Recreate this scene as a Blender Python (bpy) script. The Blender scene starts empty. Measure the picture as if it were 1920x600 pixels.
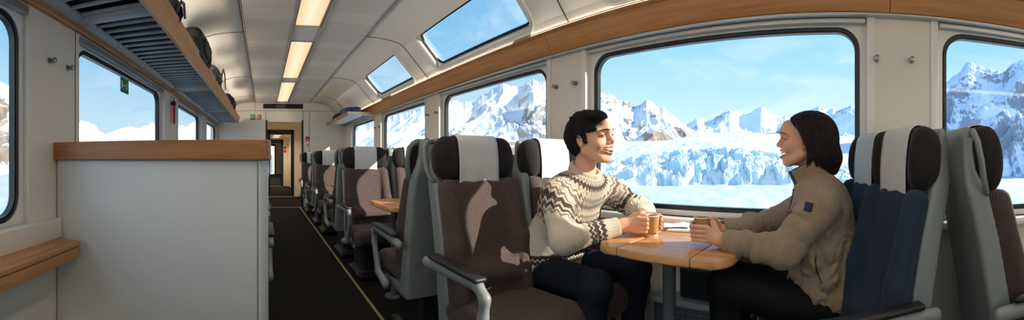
import bpy, bmesh, math, random
import numpy as np
from mathutils import Vector, Matrix
random.seed(7)
S = bpy.context.scene
C = S.collection
PI = math.pi
FPX, X0, YH, HC = 690.0, 495.0, 295.0, 1.1      # calibrated from the photograph (1920x600 frame)

def at(px, py, D):
    "point seen at photo pixel (px,py), D metres away on the ground plan"
    t = (px - X0) / FPX
    return np.array([D*math.sin(t), D*math.cos(t), HC + (YH - py)/FPX*D])

# ------------------------------------------------------------------ mesh building
class MB:
    def __init__(s): s.v = []; s.f = []
    def add(s, v, f, T=None):
        o = len(s.v)
        if T is not None: v = [tuple(T @ Vector(p)) for p in v]
        s.v += [tuple(p) for p in v]; s.f += [tuple(i + o for i in q) for q in f]
        return s
    def box(s, x0, x1, y0, y1, z0, z1, T=None):
        v = [(x, y, z) for x in (x0, x1) for y in (y0, y1) for z in (z0, z1)]
        return s.add(v, [(0,1,3,2),(4,6,7,5),(0,4,5,1),(2,3,7,6),(0,2,6,4),(1,5,7,3)], T)
    def rbox(s, x0, x1, y0, y1, z0, z1, b=.01, seg=2, T=None):
        bm = bmesh.new(); bmesh.ops.create_cube(bm, size=1)
        for v in bm.verts:
            v.co = ((x0+x1)/2 + v.co.x*(x1-x0), (y0+y1)/2 + v.co.y*(y1-y0), (z0+z1)/2 + v.co.z*(z1-z0))
        b = min(b, .49*min(x1-x0, y1-y0, z1-z0))
        bmesh.ops.bevel(bm, geom=bm.edges[:], offset=b, segments=seg, profile=.5, affect='EDGES')
        bm.verts.index_update()
        s.add([v.co[:] for v in bm.verts], [[v.index for v in f.verts] for f in bm.faces], T); bm.free(); return s
    def loft(s, rings, cap=True, closed=True, T=None):
        n = len(rings[0]); v = [p for r in rings for p in r]; f = []
        for i in range(len(rings)-1):
            for j in range(n if closed else n-1):
                a, b = i*n+j, i*n+(j+1) % n
                f.append((a, b, b+n, a+n))
        if cap and closed: f += [tuple(range(n-1, -1, -1)), tuple((len(rings)-1)*n + k for k in range(n))]
        return s.add(v, f, T)
    def tube(s, pts, r, n=8, T=None, flat=None):
        pts = [Vector(p) for p in pts]; rr = r if hasattr(r, '__len__') else [r]*len(pts)
        rings = []; up = None
        for i, p in enumerate(pts):
            d = (pts[min(i+1, len(pts)-1)] - pts[max(i-1, 0)]).normalized()
            if up is None: up = Vector((0,0,1)) if abs(d.z) < .9 else Vector((1,0,0))
            a = d.cross(up).normalized(); b = a.cross(d).normalized(); up = b
            fx, fy = flat or (1, 1)
            rings.append([p + a*math.cos(2*PI*k/n)*rr[i]*fx + b*math.sin(2*PI*k/n)*rr[i]*fy for k in range(n)])
        return s.loft(rings, T=T)
    def lathe(s, prof, n=24, T=None, cap=True):
        return s.loft([[(r*math.cos(2*PI*k/n), r*math.sin(2*PI*k/n), z) for k in range(n)] for r, z in prof], cap=cap, T=T)
    def prism(s, poly, lo, hi, axis='y', T=None):
        "extrude a 2-D polygon along an axis: y -> poly is (x,z); x -> (y,z); z -> (x,y)"
        P = {'y': lambda a, b, t: (a, t, b), 'x': lambda a, b, t: (t, a, b), 'z': lambda a, b, t: (a, b, t)}[axis]
        return s.loft([[P(a, b, lo) for a, b in poly], [P(a, b, hi) for a, b in poly]], T=T)
    def sheet(s, poly, lo, hi, T=None):
        "open polyline (x,z) swept along y"
        return s.loft([[(a, lo, b) for a, b in poly], [(a, hi, b) for a, b in poly]], cap=False, closed=False, T=T)
    def ringplate(s, outer, inner, z0, z1, T=None):
        "flat ring between two loops of equal length (2-D), from z0 to z1"
        n = len(outer); v = [(x, y, z0) for x, y in outer] + [(x, y, z0) for x, y in inner] + [(x, y, z1) for x, y in outer] + [(x, y, z1) for x, y in inner]
        f = []
        for i in range(n):
            j = (i+1) % n
            f += [(i, j, n+j, n+i), (2*n+i, 3*n+i, 3*n+j, 2*n+j), (i, 2*n+i, 2*n+j, j), (n+i, n+j, 3*n+j, 3*n+i)]
        return s.add(v, f, T)
    def build(s, name, m, parent=None, smooth=None, loc=None):
        me = bpy.data.meshes.new(name); me.from_pydata(s.v, [], s.f)
        bm = bmesh.new(); bm.from_mesh(me); bmesh.ops.remove_doubles(bm, verts=bm.verts[:], dist=1e-6)
        bmesh.ops.recalc_face_normals(bm, faces=bm.faces[:]); bm.to_mesh(me); bm.free()
        return link(name, me, m, parent, smooth, loc)

def link(name, me, m, parent=None, smooth=None, loc=None):
    o = bpy.data.objects.new(name, me); C.objects.link(o)
    if m is not None: me.materials.append(m)
    if smooth is not None:
        me.polygons.foreach_set('use_smooth', [True]*len(me.polygons))
        if smooth < 170: me.set_sharp_from_angle(angle=math.radians(smooth))
    if parent is not None: o.parent = parent
    if loc is not None: o.location = loc
    return o

def rrect(w, h, r, n=6):
    "rounded rectangle loop centred on 0"
    p = []
    for cx, cy, a0 in ((w/2-r, h/2-r, 0), (-w/2+r, h/2-r, 90), (-w/2+r, -h/2+r, 180), (w/2-r, -h/2+r, 270)):
        for k in range(n+1):
            a = math.radians(a0 + 90*k/n); p.append((cx + r*math.cos(a), cy + r*math.sin(a)))
    return p

def tag(o, label=None, cat=None, group=None, kind=None):
    if label: o['label'] = label
    if cat: o['category'] = cat
    if group: o['group'] = group
    if kind: o['kind'] = kind
    return o
def empty(name, loc=(0,0,0), rz=0):
    o = bpy.data.objects.new(name, None); C.objects.link(o); o.location = loc; o.rotation_euler = (0,0,rz); o.empty_display_size = .1
    return o
def struct(o): o['kind'] = 'structure'; return o
def copy_tree(o, parent=None):
    c = o.copy(); C.objects.link(c)
    if parent is not None: c.parent = parent
    for ch in [x for x in bpy.data.objects if x.parent == o]: copy_tree(ch, c)
    return c

# ------------------------------------------------------------------ materials
def srgb(r, g, b):
    f = lambda c: (c/255/12.92) if c/255 <= .04045 else ((c/255+.055)/1.055)**2.4
    return (f(r), f(g), f(b), 1)
class NT:
    def __init__(s, name):
        s.m = bpy.data.materials.new(name); s.m.use_nodes = True; s.t = s.m.node_tree
        s.b = s.t.nodes['Principled BSDF']; s.out = s.t.nodes['Material Output']
    def n(s, typ, **kw):
        nd = s.t.nodes.new(typ)
        for k, v in kw.items():
            if k in nd.inputs.keys(): s.put(nd.inputs[k], v)
            else: setattr(nd, k, v)
        return nd
    def put(s, sock, v):
        if hasattr(v, 'is_output'): s.t.links.new(v, sock)
        else: sock.default_value = v
    def math(s, op, a, b=None, c=None, clamp=False):
        nd = s.t.nodes.new('ShaderNodeMath'); nd.operation = op; nd.use_clamp = clamp
        s.put(nd.inputs[0], a)
        if b is not None: s.put(nd.inputs[1], b)
        if c is not None: s.put(nd.inputs[2], c)
        return nd.outputs[0]
    def mix(s, f, a, b):
        nd = s.t.nodes.new('ShaderNodeMix'); nd.data_type = 'RGBA'
        s.put(nd.inputs[0], f); s.put(nd.inputs[6], a); s.put(nd.inputs[7], b); return nd.outputs[2]
    def ramp(s, f, stops):
        nd = s.t.nodes.new('ShaderNodeValToRGB'); s.put(nd.inputs[0], f); e = nd.color_ramp.elements
        while len(e) < len(stops): e.new(.5)
        for k, (p, c) in enumerate(stops):
            e[k].position = p; e[k].color = c if hasattr(c, '__len__') else (c, c, c, 1)
        return nd.outputs[0]
    def co(s, which='Object', scale=None):
        c = s.n('ShaderNodeTexCoord').outputs[which]
        if scale:
            mp = s.n('ShaderNodeMapping'); s.put(mp.inputs[0], c); mp.inputs['Scale'].default_value = scale; c = mp.outputs[0]
        return c
    def noise(s, vec, scale, detail=4, rough=.55, dist=0):
        nd = s.n('ShaderNodeTexNoise'); s.put(nd.inputs['Vector'], vec)
        nd.inputs['Scale'].default_value = scale; nd.inputs['Detail'].default_value = detail
        nd.inputs['Roughness'].default_value = rough; nd.inputs['Distortion'].default_value = dist
        return nd.outputs[0]
    def bump(s, h, strength=.3, dist=.01):
        nd = s.n('ShaderNodeBump'); s.put(nd.inputs['Height'], h); s.put(nd.inputs['Strength'], strength)
        nd.inputs['Distance'].default_value = dist; s.put(s.b.inputs['Normal'], nd.outputs[0])
    def set(s, **kw):
        for k, v in kw.items(): s.put(s.b.inputs[k.replace('_', ' ')], v)
        return s
def plain(name, col, rough=.5, metal=0, bump=0, bscale=200, spec=.5, vary=0):
    t = NT(name); t.set(Roughness=rough, Metallic=metal); t.b.inputs['Specular IOR Level'].default_value = spec
    if vary:
        nz = t.noise(t.co(), 3, 3); c2 = tuple(x*(1-vary) for x in col[:3]) + (1,)
        t.put(t.b.inputs['Base Color'], t.mix(nz, col, c2))
    else: t.b.inputs['Base Color'].default_value = col
    if bump: t.bump(t.noise(t.co(), bscale, 3), bump, .002)
    return t.m
def wood(name, c1, c2, axis=1, rough=.35):
    t = NT(name); sc = [22, 22, 22]; sc[axis] = 1.3
    v = t.co('Object', sc); nz = t.noise(v, 1.6, 8, .62, .35)
    sc2 = [140, 140, 140]; sc2[axis] = 3; fine = t.noise(t.co('Object', sc2), 1, 3)
    f = t.math('ADD', t.math('MULTIPLY', nz, .75), t.math('MULTIPLY', fine, .25))
    col = t.ramp(f, [(.34, c2), (.62, c1)])
    t.put(t.b.inputs['Base Color'], col); t.set(Roughness=rough); t.bump(fine, .06, .001); return t.m
def fabric(name, c1, c2, scale=260, rough=.95, thread=True):
    "woven check of two colours"
    t = NT(name); sep = t.n('ShaderNodeSeparateXYZ'); t.put(sep.inputs[0], t.co())
    sx = t.math('SINE', t.math('MULTIPLY', sep.outputs[0], scale*2)); sz = t.math('SINE', t.math('MULTIPLY', sep.outputs[2], scale*2))
    sy = t.math('SINE', t.math('MULTIPLY', sep.outputs[1], scale*2)); sn = t.n('ShaderNodeSeparateXYZ'); t.put(sn.inputs[0], t.co('Normal'))
    ax = t.math('ABSOLUTE', sn.outputs[0]); az = t.math('ABSOLUTE', sn.outputs[2]); side = t.math('GREATER_THAN', ax, .72); up = t.math('GREATER_THAN', az, .7)
    u = t.math('ADD', t.math('MULTIPLY', sx, t.math('SUBTRACT', 1, side)), t.math('MULTIPLY', sy, side))
    v = t.math('ADD', t.math('MULTIPLY', sz, t.math('SUBTRACT', 1, up)), t.math('MULTIPLY', sy, up))
    h = t.math('MULTIPLY', u, v); f = t.math('MULTIPLY_ADD', h, .5, .5, clamp=True)
    nz = t.noise(t.co(), 40, 3)
    f2 = t.math('MULTIPLY', t.math('GREATER_THAN', f, .5), t.math('MULTIPLY_ADD', nz, .6, .6), clamp=True)
    t.put(t.b.inputs['Base Color'], t.mix(f2, c1, c2)); t.set(Roughness=rough)
    t.b.inputs['Specular IOR Level'].default_value = .15
    t.b.inputs['Sheen Weight'].default_value = .08; t.bump(f, .2, .001); return t.m

# ------------------------------------------------------------------ noise and distance fields (numpy)
_rs = np.random.RandomState(3); _perm = np.concatenate([_rs.permutation(256)]*3).astype(np.int64); _g3 = _rs.normal(size=(256, 3)); _g3 /= np.linalg.norm(_g3, axis=1)[:, None]
def perlin(P):
    "gradient noise, P (n,3) -> (n,) about -1..1"
    i = np.floor(P).astype(np.int64); f = P - i; u = f*f*f*(f*(f*6-15)+10); i &= 255
    out = 0
    for dx in (0, 1):
        wx = u[:, 0] if dx else 1-u[:, 0]
        for dy in (0, 1):
            wy = u[:, 1] if dy else 1-u[:, 1]
            for dz in (0, 1):
                wz = u[:, 2] if dz else 1-u[:, 2]
                g = _g3[_perm[_perm[_perm[i[:, 0]+dx]+i[:, 1]+dy]+i[:, 2]+dz]]
                out = out + wx*wy*wz*(g[:, 0]*(f[:, 0]-dx)+g[:, 1]*(f[:, 1]-dy)+g[:, 2]*(f[:, 2]-dz))
    return out*1.5
def fbm(P, octv=5, gain=.5, ridged=False):
    s = 0; a = 1; t = 0
    for k in range(octv):
        n = perlin(P*2**k + 17.3*k)
        s = s + a*((1-np.abs(n)*1.6)*2-1 if ridged else n); t += a; a *= gain
    return s/t

def nrm(v): v = np.asarray(v, float); return v/np.linalg.norm(v)
def cap(P, a, b, ra, rb=None):
    a = np.asarray(a, float); b = np.asarray(b, float); rb = ra if rb is None else rb
    ab = b-a; t = np.clip(((P-a)@ab)/max(ab@ab, 1e-12), 0, 1)
    return np.linalg.norm(P-a-t[:, None]*ab, axis=1) - (ra+(rb-ra)*t)
def chain(P, pts, rs, k=.01):
    d = cap(P, pts[0], pts[1], rs[0], rs[1])
    for i in range(1, len(pts)-1): d = smin(d, cap(P, pts[i], pts[i+1], rs[i], rs[i+1]), k)
    return d
def ell(P, c, r, R=None):
    q = P-np.asarray(c, float)
    if R is not None: q = q@R
    r = np.asarray(r, float); k0 = np.linalg.norm(q/r, axis=1); k1 = np.linalg.norm(q/(r*r), axis=1)
    return k0*(k0-1)/np.maximum(k1, 1e-9)
def rbx(P, c, h, r, R=None):
    q = P-np.asarray(c, float)
    if R is not None: q = q@R
    q = np.abs(q)-(np.asarray(h, float)-r)
    return np.linalg.norm(np.maximum(q, 0), axis=1)+np.minimum(q.max(axis=1), 0)-r
def smin(a, b, k):
    h = np.clip(.5+.5*(b-a)/k, 0, 1); return b+(a-b)*h-k*h*(1-h)
def smax(a, b, k): return -smin(-a, -b, k)
def rotm(ax=0, ay=0, az=0):
    return np.array(Matrix.Rotation(az, 3, 'Z') @ Matrix.Rotation(ay, 3, 'Y') @ Matrix.Rotation(ax, 3, 'X'))

def sdf_mesh(f, lo, hi, h, safety=1.6):
    "naive surface nets on a block-sparse grid -> (verts, quads)"
    lo = np.asarray(lo, float); hi = np.asarray(hi, float); B = 12
    nb = np.ceil((hi-lo)/(h*B)).astype(int); n = nb*B+1
    bi = np.stack(np.meshgrid(*[np.arange(k) for k in nb], indexing='ij'), -1).reshape(-1, 3)
    dc = f(lo+(bi*B+B/2)*h); keep = np.abs(dc) < B*h*.87*safety+h*2
    D = np.repeat(np.repeat(np.repeat(np.where(dc < 0, -1., 1.).reshape(nb).astype(np.float32), B, 0), B, 1), B, 2)
    D = np.pad(D, ((0, 1),)*3, mode='edge')
    L = np.stack(np.meshgrid(*[np.arange(B+1)]*3, indexing='ij'), -1).reshape(-1, 3)
    kb = bi[keep]
    for s in range(0, len(kb), 96):
        ii = (kb[s:s+96, None, :]*B+L[None]).reshape(-1, 3)
        D[ii[:, 0], ii[:, 1], ii[:, 2]] = f(lo+ii*h)
    sg = D < 0
    cnt = sum(sg[a:n[0]-1+a, b:n[1]-1+b, c:n[2]-1+c].astype(np.int8) for a in (0, 1) for b in (0, 1) for c in (0, 1))
    act = (cnt > 0) & (cnt < 8); ci = np.argwhere(act); idx = np.full(act.shape, -1, np.int64); idx[act] = np.arange(len(ci))
    acc = np.zeros((len(ci), 3)); num = np.zeros(len(ci))
    for ax in range(3):
        o1, o2 = [k for k in range(3) if k != ax]
        for a in (0, 1):
            for b in (0, 1):
                p = ci.copy(); p[:, o1] += a; p[:, o2] += b; q = p.copy(); q[:, ax] += 1
                d0 = D[p[:, 0], p[:, 1], p[:, 2]].astype(float); d1 = D[q[:, 0], q[:, 1], q[:, 2]].astype(float)
                cr = (d0 < 0) != (d1 < 0); t = np.where(cr, d0/np.where(cr, d0-d1, 1), 0)
                pt = p.astype(float); pt[:, ax] += t
                acc[cr] += pt[cr]; num[cr] += 1
    V = lo+acc/num[:, None]*h
    F = []
    for ax in range(3):
        o1, o2 = (ax+1) % 3, (ax+2) % 3
        sl0 = [slice(1, -1)]*3; sl0[ax] = slice(0, -1); sl1 = [slice(1, -1)]*3; sl1[ax] = slice(1, None)
        cr = sg[tuple(sl0)] != sg[tuple(sl1)]; e = np.argwhere(cr)+1; e[:, ax] -= 1
        neg = sg[e[:, 0], e[:, 1], e[:, 2]]
        def cell(a, b):
            c = e.copy(); c[:, o1] -= a; c[:, o2] -= b; return idx[c[:, 0], c[:, 1], c[:, 2]]
        q = np.stack([cell(1, 1), cell(0, 1), cell(0, 0), cell(1, 0)], 1)
        q[~neg] = q[~neg][:, ::-1]; F.append(q)
    F = np.concatenate(F); F = F[(F >= 0).all(1)]
    return V, F
def np_mesh(name, V, F, m, parent=None, loc=None, smooth=180, attrs=None):
    me = bpy.data.meshes.new(name); me.vertices.add(len(V)); me.vertices.foreach_set('co', np.asarray(V, np.float32).ravel())
    k = F.shape[1]; me.loops.add(F.size); me.loops.foreach_set('vertex_index', F.ravel().astype(np.int32))
    me.polygons.add(len(F)); me.polygons.foreach_set('loop_start', np.arange(0, F.size, k, dtype=np.int32))
    me.update(calc_edges=True); me.validate()
    for an, av in (attrs or {}).items():
        if av.ndim == 1: me.attributes.new(an, 'FLOAT', 'POINT').data.foreach_set('value', av.astype(np.float32))
        else: me.attributes.new(an, 'FLOAT_COLOR', 'POINT').data.foreach_set('color', np.c_[av, np.ones(len(av))].astype(np.float32).ravel())
    return link(name, me, m, parent, smooth, loc)
def sdf_obj(name, f, lo, hi, h, m, parent=None, loc=None, attrs=None):
    V, F = sdf_mesh(f, lo, hi, h); return np_mesh(name, V, F, m, parent, loc, 180, attrs(V) if attrs else None)
LAMP, EXPO, SUN, SKY_FILL, COVE = 1.7, 0.40, 8.0, 0.9, 7.5
# ================================================================== materials of the carriage
M = {}
M['wall'] = plain('cream_wall', srgb(233, 223, 206), .45, bump=.03, bscale=300)
M['wall_grey'] = plain('pale_grey_panel', srgb(222, 224, 222), .4, bump=.03)
M['lower'] = plain('lower_wall_grey', srgb(168, 172, 165), .5)
M['ceil'] = plain('ceiling_cream', srgb(232, 226, 213), .55)
M['white'] = plain('white_moulding', srgb(238, 234, 225), .35)
M['groove'] = plain('groove_dark', srgb(70, 66, 60), .7)
M['rubber'] = plain('black_rubber', srgb(14, 26, 30), .35)
M['alu'] = plain('aluminium', srgb(190, 190, 184), .35, .85)
M['steel'] = plain('brushed_steel', srgb(150, 146, 138), .3, 1)
M['grey'] = plain('grey_plastic', srgb(126, 131, 130), .42, bump=.04, bscale=500)
M['grey_d'] = plain('dark_grey_plastic', srgb(86, 92, 94), .45)
M['rack'] = plain('rack_grey', srgb(178, 184, 184), .4)
M['black'] = plain('black_plastic', srgb(22, 23, 24), .45)
M['wood'] = wood('oak_veneer', srgb(199, 146, 92), srgb(168, 113, 64))
M['wood_x'] = wood('oak_veneer_cross', srgb(186, 126, 74), srgb(146, 92, 50), axis=0)
M['wood_t'] = wood('beech_table', srgb(212, 158, 108), srgb(186, 128, 82), rough=.22)
M['wood_e'] = wood('table_edge_wood', srgb(190, 140, 96), srgb(160, 112, 74), rough=.3)
M['carpet'] = plain('dark_carpet', srgb(34, 33, 30), .95, bump=.5, bscale=400, spec=.1, vary=.35)
M['line'] = plain('floor_line_yellow', srgb(150, 142, 92), .6)
M['void'] = plain('dark_recess', srgb(30, 34, 35), .8)
def glass():
    t = NT('window_glass'); t.t.nodes.remove(t.b)
    tr = t.n('ShaderNodeBsdfTransparent'); tr.inputs[0].default_value = (.985, .995, .995, 1)
    gl = t.n('ShaderNodeBsdfGlossy'); gl.inputs['Roughness'].default_value = .02
    fr = t.n('ShaderNodeFresnel'); fr.inputs[0].default_value = 1.35
    mx = t.n('ShaderNodeMixShader'); t.put(mx.inputs[0], t.math('MULTIPLY', fr.outputs[0], .22))
    t.put(mx.inputs[1], tr.outputs[0]); t.put(mx.inputs[2], gl.outputs[0]); t.put(t.out.inputs[0], mx.outputs[0]); return t.m
M['glass'] = glass()
def perforated():
    t = NT('perforated_ceiling_panel'); sep = t.n('ShaderNodeSeparateXYZ'); t.put(sep.inputs[0], t.co())
    fx = t.math('FRACT', t.math('MULTIPLY', sep.outputs[0], 55)); fy = t.math('FRACT', t.math('MULTIPLY', sep.outputs[1], 28))
    a = t.math('ABSOLUTE', t.math('SUBTRACT', fx, .5)); b = t.math('ABSOLUTE', t.math('SUBTRACT', fy, .5))
    hole = t.math('MULTIPLY', t.math('LESS_THAN', a, .18), t.math('LESS_THAN', b, .32))
    blk = t.math('LESS_THAN', t.math('FRACT', t.math('MULTIPLY', sep.outputs[1], 1.25)), .72)
    hole = t.math('MULTIPLY', hole, blk)
    t.put(t.b.inputs['Base Color'], t.mix(t.math('MULTIPLY', hole, .55), srgb(226, 220, 206), srgb(110, 105, 98))); t.set(Roughness=.55); return t.m
M['perf'] = perforated()
def lamp_mat():
    t = NT('lamp_diffuser'); c = t.co('Generated'); sep = t.n('ShaderNodeSeparateXYZ'); t.put(sep.inputs[0], c)
    e = t.math('ABSOLUTE', t.math('SUBTRACT', sep.outputs[0], .5))
    col = t.ramp(e, [(.0, srgb(240, 214, 182)), (.5, srgb(232, 188, 142))])
    t.put(t.b.inputs['Emission Color'], col); t.b.inputs['Emission Strength'].default_value = 1.0
    t.b.inputs['Base Color'].default_value = (.1, .1, .1, 1); return t.m
M['lamp'] = lamp_mat()
def emis(name, col, st):
    t = NT(name); t.b.inputs['Emission Color'].default_value = col; t.b.inputs['Emission Strength'].default_value = st; t.b.inputs['Base Color'].default_value = (0, 0, 0, 1); return t.m

# ================================================================== shell of the carriage
XR, XL, YB, YE, ZC = 1.83, -1.03, -4.25, 8.1, 2.30
GZ0, GZ1 = .83, 1.735
right_c = [.70 + 2.01*k for k in range(-2, 4)]; HWR = .765
left_w = [(-3.0, -1.5), (-.62, 1.33), (1.93, 3.62), (4.35, 5.90), (6.55, 7.95)]
right_w = [(c-HWR, c+HWR) for c in right_c]

def side_wall(name, xi, sgn, wins, m):
    b = MB(); xo = xi + sgn*.09; x0, x1 = min(xi, xo), max(xi, xo); e = .055
    b.box(x0, x1, YB, YE+.1, 0, GZ0-e); b.box(x0, x1, YB, YE+.1, GZ1+.065, 1.99)
    ys = [YB] + [v for a, c in wins for v in (a-e, c+e)] + [YE+.1]
    for i in range(0, len(ys), 2): b.box(x0, x1, ys[i], ys[i+1], GZ0-e, GZ1+.065)
    return struct(b.build(name, m))
wall_right = side_wall('wall_right', XR, 1, right_w, M['wall'])
wall_left = side_wall('wall_left', XL, -1, left_w, M['wall'])

def frame_T(x, yc, zc, sgn):     # plate (u,v,n) -> world: u along Y, v up, n towards the room
    return Matrix(((0, 0, -sgn, x), (1, 0, 0, yc), (0, 1, 0, zc), (0, 0, 0, 1)))
def square_loop(w, h, n=6):
    return rrect(w, h, .004, n)
wn = 0
def side_window(x, sgn, y0, y1):
    global wn; wn += 1
    w, h = y1-y0, GZ1-GZ0; yc, zc = (y0+y1)/2, (GZ0+GZ1)/2
    T = frame_T(x + sgn*.045, yc, zc, sgn)
    root = struct(empty(f'window_{wn}', (x+sgn*.045, yc, GZ0)))
    inv = Matrix.Translation(-root.location) 
    T = inv @ T
    f = MB(); f.ringplate(square_loop(w+.112, h+.124), rrect(w+.05, h+.05, .115), -.02, .012, T)
    f.build('window_frame', M['white'], root, 40)
    g = MB(); outer, inner = rrect(w+.056, h+.056, .118), rrect(w, h, .095)
    g.ringplate(outer, inner, -.03, .004, T)
    g.ringplate(rrect(w+.03, h+.03, .11), rrect(w+.012, h+.012, .1), .004, .01, T)
    g.build('rubber_gasket', M['rubber'], root, 40)
    p = MB(); p.ringplate(rrect(w+.01, h+.01, .1), rrect(.02, .02, .009), -.016, -.012, T); p.prism(rrect(.02, .02, .009), -.016, -.012, 'z', T)
    p.build('pane', M['glass'], root)
    c = MB()                                              # roller-blind cassette with ribs
    xa = 0
    for k in range(4):
        z0 = GZ1+.035+k*.0125 - GZ0; d = .05 - .006*(k % 2)
        c.box(*sorted((-sgn*(d), sgn*.0)), y0-.05-yc, y1+.05-yc, z0, z0+.0122)
    c.build('blind_cassette', M['alu'], root)
    s = MB(); s.rbox(*sorted((-sgn*(.115 if sgn > 0 else .06), sgn*.02)), y0-.3-yc if sgn < 0 else y0-.245-yc, y1+.245-yc, -.095, -.055, .012)
    s.build('window_sill', M['white'], root, 40)
    if sgn < 0:
        gr = MB()
        for k in range(5): gr.box(.03+k*.009, .034+k*.009, y0-yc+.1, y1-yc-.02, -.0555, -.0535)
        gr.build('air_slot', M['grey_d'], root)
    return root
for a, b in right_w: side_window(XR, 1, a, b)
for a, b in left_w: side_window(XL, -1, a, b)

# flat strips flanking every window, and the seams of the pillars
def pillar_trim(x, sgn, wins, n0):
    k = n0
    for (a, b), nxt in zip(wins, wins[1:]):
        for y0, y1 in ((b+.058, b+.098), (nxt[0]-.098, nxt[0]-.058)):
            m = MB(); m.rbox(*sorted((x-sgn*.012, x+sgn*.01)), y0, y1, .78, 1.815, .004); struct(m.build(f'trim_{k}', M['white'], smooth=40)); k += 1
    return k
tn = pillar_trim(XR, 1, right_w, 1); tn = pillar_trim(XL, -1, left_w[2:], tn)
def trim(b, m, smooth=None):
    global tn; o = struct(b.build(f'trim_{tn}', m, smooth=smooth)); tn += 1; return o

# oak cove band above the right windows, in two-metre lengths
prof = [(1.87, 1.805), (1.815, 1.808), (1.80, 1.815), (1.732, 1.94), (1.735, 1.955), (1.87, 1.96)]
ys = [YB] + [1.815 + 2.05*k for k in range(-2, 3)] + [YE]
for a, b in zip(ys, ys[1:]):
    trim(MB().prism(prof, a+.0015, b-.0015, 'y'), M['wood'], 35)
trim(MB().rbox(1.79, 1.835, YB, YE, 1.795, 1.809, .004), M['alu'])
trim(MB().rbox(1.676, 1.74, YB, YE, 1.932, 1.938, .002), M['wood'])  # lip added under the unseen ceiling fill lights
# slim wooden edge under the left rack
trim(MB().rbox(-1.05, -1.0, YB, YE, 1.815, 1.85, .006), M['wood'])

# ceiling: mirrored cove, flat middle, skylight openings on the right
CX = .40
cove_r = [(1.87, 1.93), (1.755, 1.945), (1.70, 1.955)]
SB, ST = (1.66, 1.995), (1.42, 2.253)
sky = [(-2.95, -2.0), (-.13, 1.24), (1.86, 3.23), (3.83, 5.13)]
after = [ST, (1.36, 2.285), (1.28, 2.305), (1.15, 2.318), (.985, 2.322)]
cl = MB()
right_lo = cove_r + [SB]
cl.sheet(right_lo, YB, YE); cl.sheet(after, YB, YE)
ysk = [YB] + [v for s in sky for v in s] + [YE]
for i in range(0, len(ysk), 2): cl.sheet([SB, ST], ysk[i], ysk[i+1])
left = [(2*CX-x, z) for x, z in right_lo + after]
cl.sheet(left, YB, YE)
co = struct(cl.build('ceiling', M['ceil'], smooth=50))
sm = co.modifiers.new('thick', 'SOLIDIFY'); sm.thickness = .03; sm.offset = 0
def panel(x0, x1, m):
    b = MB(); b.box(x0, x1, YB, YE, ZC, ZC+.05); return b
trim(panel(-.178, .262, None), M['perf']); trim(panel(.538, .978, None), M['perf'])
rb = MB()
for x in (.262, .526): rb.rbox(x, x+.012, YB, YE, ZC-.012, ZC+.02, .003)
for x in (-.186, .978): rb.rbox(x, x+.008, YB, YE, ZC-.004, ZC+.03, .002)
trim(rb, M['alu'])
# transverse seams of cove and ceiling panels
sv = 0
for y in (-2.05, -.45, 1.55, 3.53, 5.48, 7.2):
    pts = [(x, z) for x, z in cove_r[1:] + [SB] + after]
    b = MB()
    for pl in (pts, [(2*CX-x, z) for x, z in pts]):
        b.sheet([(x + (CX-x)*.0035, z-.0015) for x, z in pl][::1], y-.002, y+.002)
        b.v = [(x, yy, z-.004) for x, yy, z in b.v] if False else b.v
    o = b.build(f'trim_{tn}', M['groove']); struct(o); tn += 1
    so = o.modifiers.new('t', 'SOLIDIFY'); so.thickness = .034; so.offset = 0

# skylights
sl = Vector((ST[0]-SB[0], 0, ST[1]-SB[1])); slen = sl.length; sl.normalize(); nin = Vector((-sl.z, 0, sl.x))
if nin.x > 0: nin = -nin
for (a, b) in sky:
    wn += 1; yc = (a+b)/2; c = Vector(((SB[0]+ST[0])/2, yc, (SB[1]+ST[1])/2))
    root = struct(empty(f'window_{wn}', c))
    T = Matrix(((0, sl.x, nin.x, 0), (1, sl.y, nin.y, 0), (0, sl.z, nin.z, 0), (0, 0, 0, 1)))
    w, h = b-a, slen
    f = MB(); f.ringplate(rrect(w+.12, h+.10, .13), rrect(w+.10, h+.08, .12), -.02, .024, T)
    f.ringplate(rrect(w+.102, h+.082, .12), rrect(w-.02, h-.02, .075), -.06, -.05, T)
    n = len(rrect(1, 1, .1)); o1, i1 = rrect(w+.104, h+.084, .12), rrect(w-.005, h-.005, .08)
    f.v += [tuple(T @ Vector((x, y, .02))) for x, y in o1] + [tuple(T @ Vector((x, y, -.03))) for x, y in i1]
    base = len(f.v)-2*n
    f.f += [(base+i, base+(i+1) % n, base+n+(i+1) % n, base+n+i) for i in range(n)]
    f.build('skylight_frame', M['white'], root, 50)
    g = MB(); g.ringplate(rrect(w+.01, h+.01, .08), rrect(w-.035, h-.035, .062), -.045, -.026, T); g.build('rubber_gasket', M['rubber'], root, 40)
    p = MB(); p.prism(rrect(w, h, .07), -.044, -.038, 'z', T); p.build('pane', M['glass'], root)

# outer roof and under-floor so no light leaks in
ro = MB(); op = [(1.99, 1.9), (1.9, 2.0)]
ro.sheet([(1.99, 1.97), (1.80, 1.99), (1.70, 2.0)], YB, YE)
ro.sheet([(1.45, 2.29), (1.3, 2.40), (.4, 2.44), (-.5, 2.40), (-.75, 2.2), (-1.05, 1.99), (-1.19, 1.97)], YB, YE)
o = struct(ro.build('roof', M['white'])); o.modifiers.new('t', 'SOLIDIFY').thickness = .02

# floor, rear wall
fl = MB(); fl.box(XL-.16, XR+.16, YB, YE, -.12, 0); struct(fl.build('floor', M['carpet']))
for x in (.022, .79):
    trim(MB().rbox(x-.011, x+.011, YB+.2, YE-.06, -.002, .004, .002), M['line'])
trim(MB().box(.06, .85, YE-.04, YE, 0, .004), M['line'])
for nm, y0 in (('wall_back', YB-.08),):
    struct(MB().box(XL-.16, XR+.16, y0, YB, 0, 2.45).build(nm, M['wall']))

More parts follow.
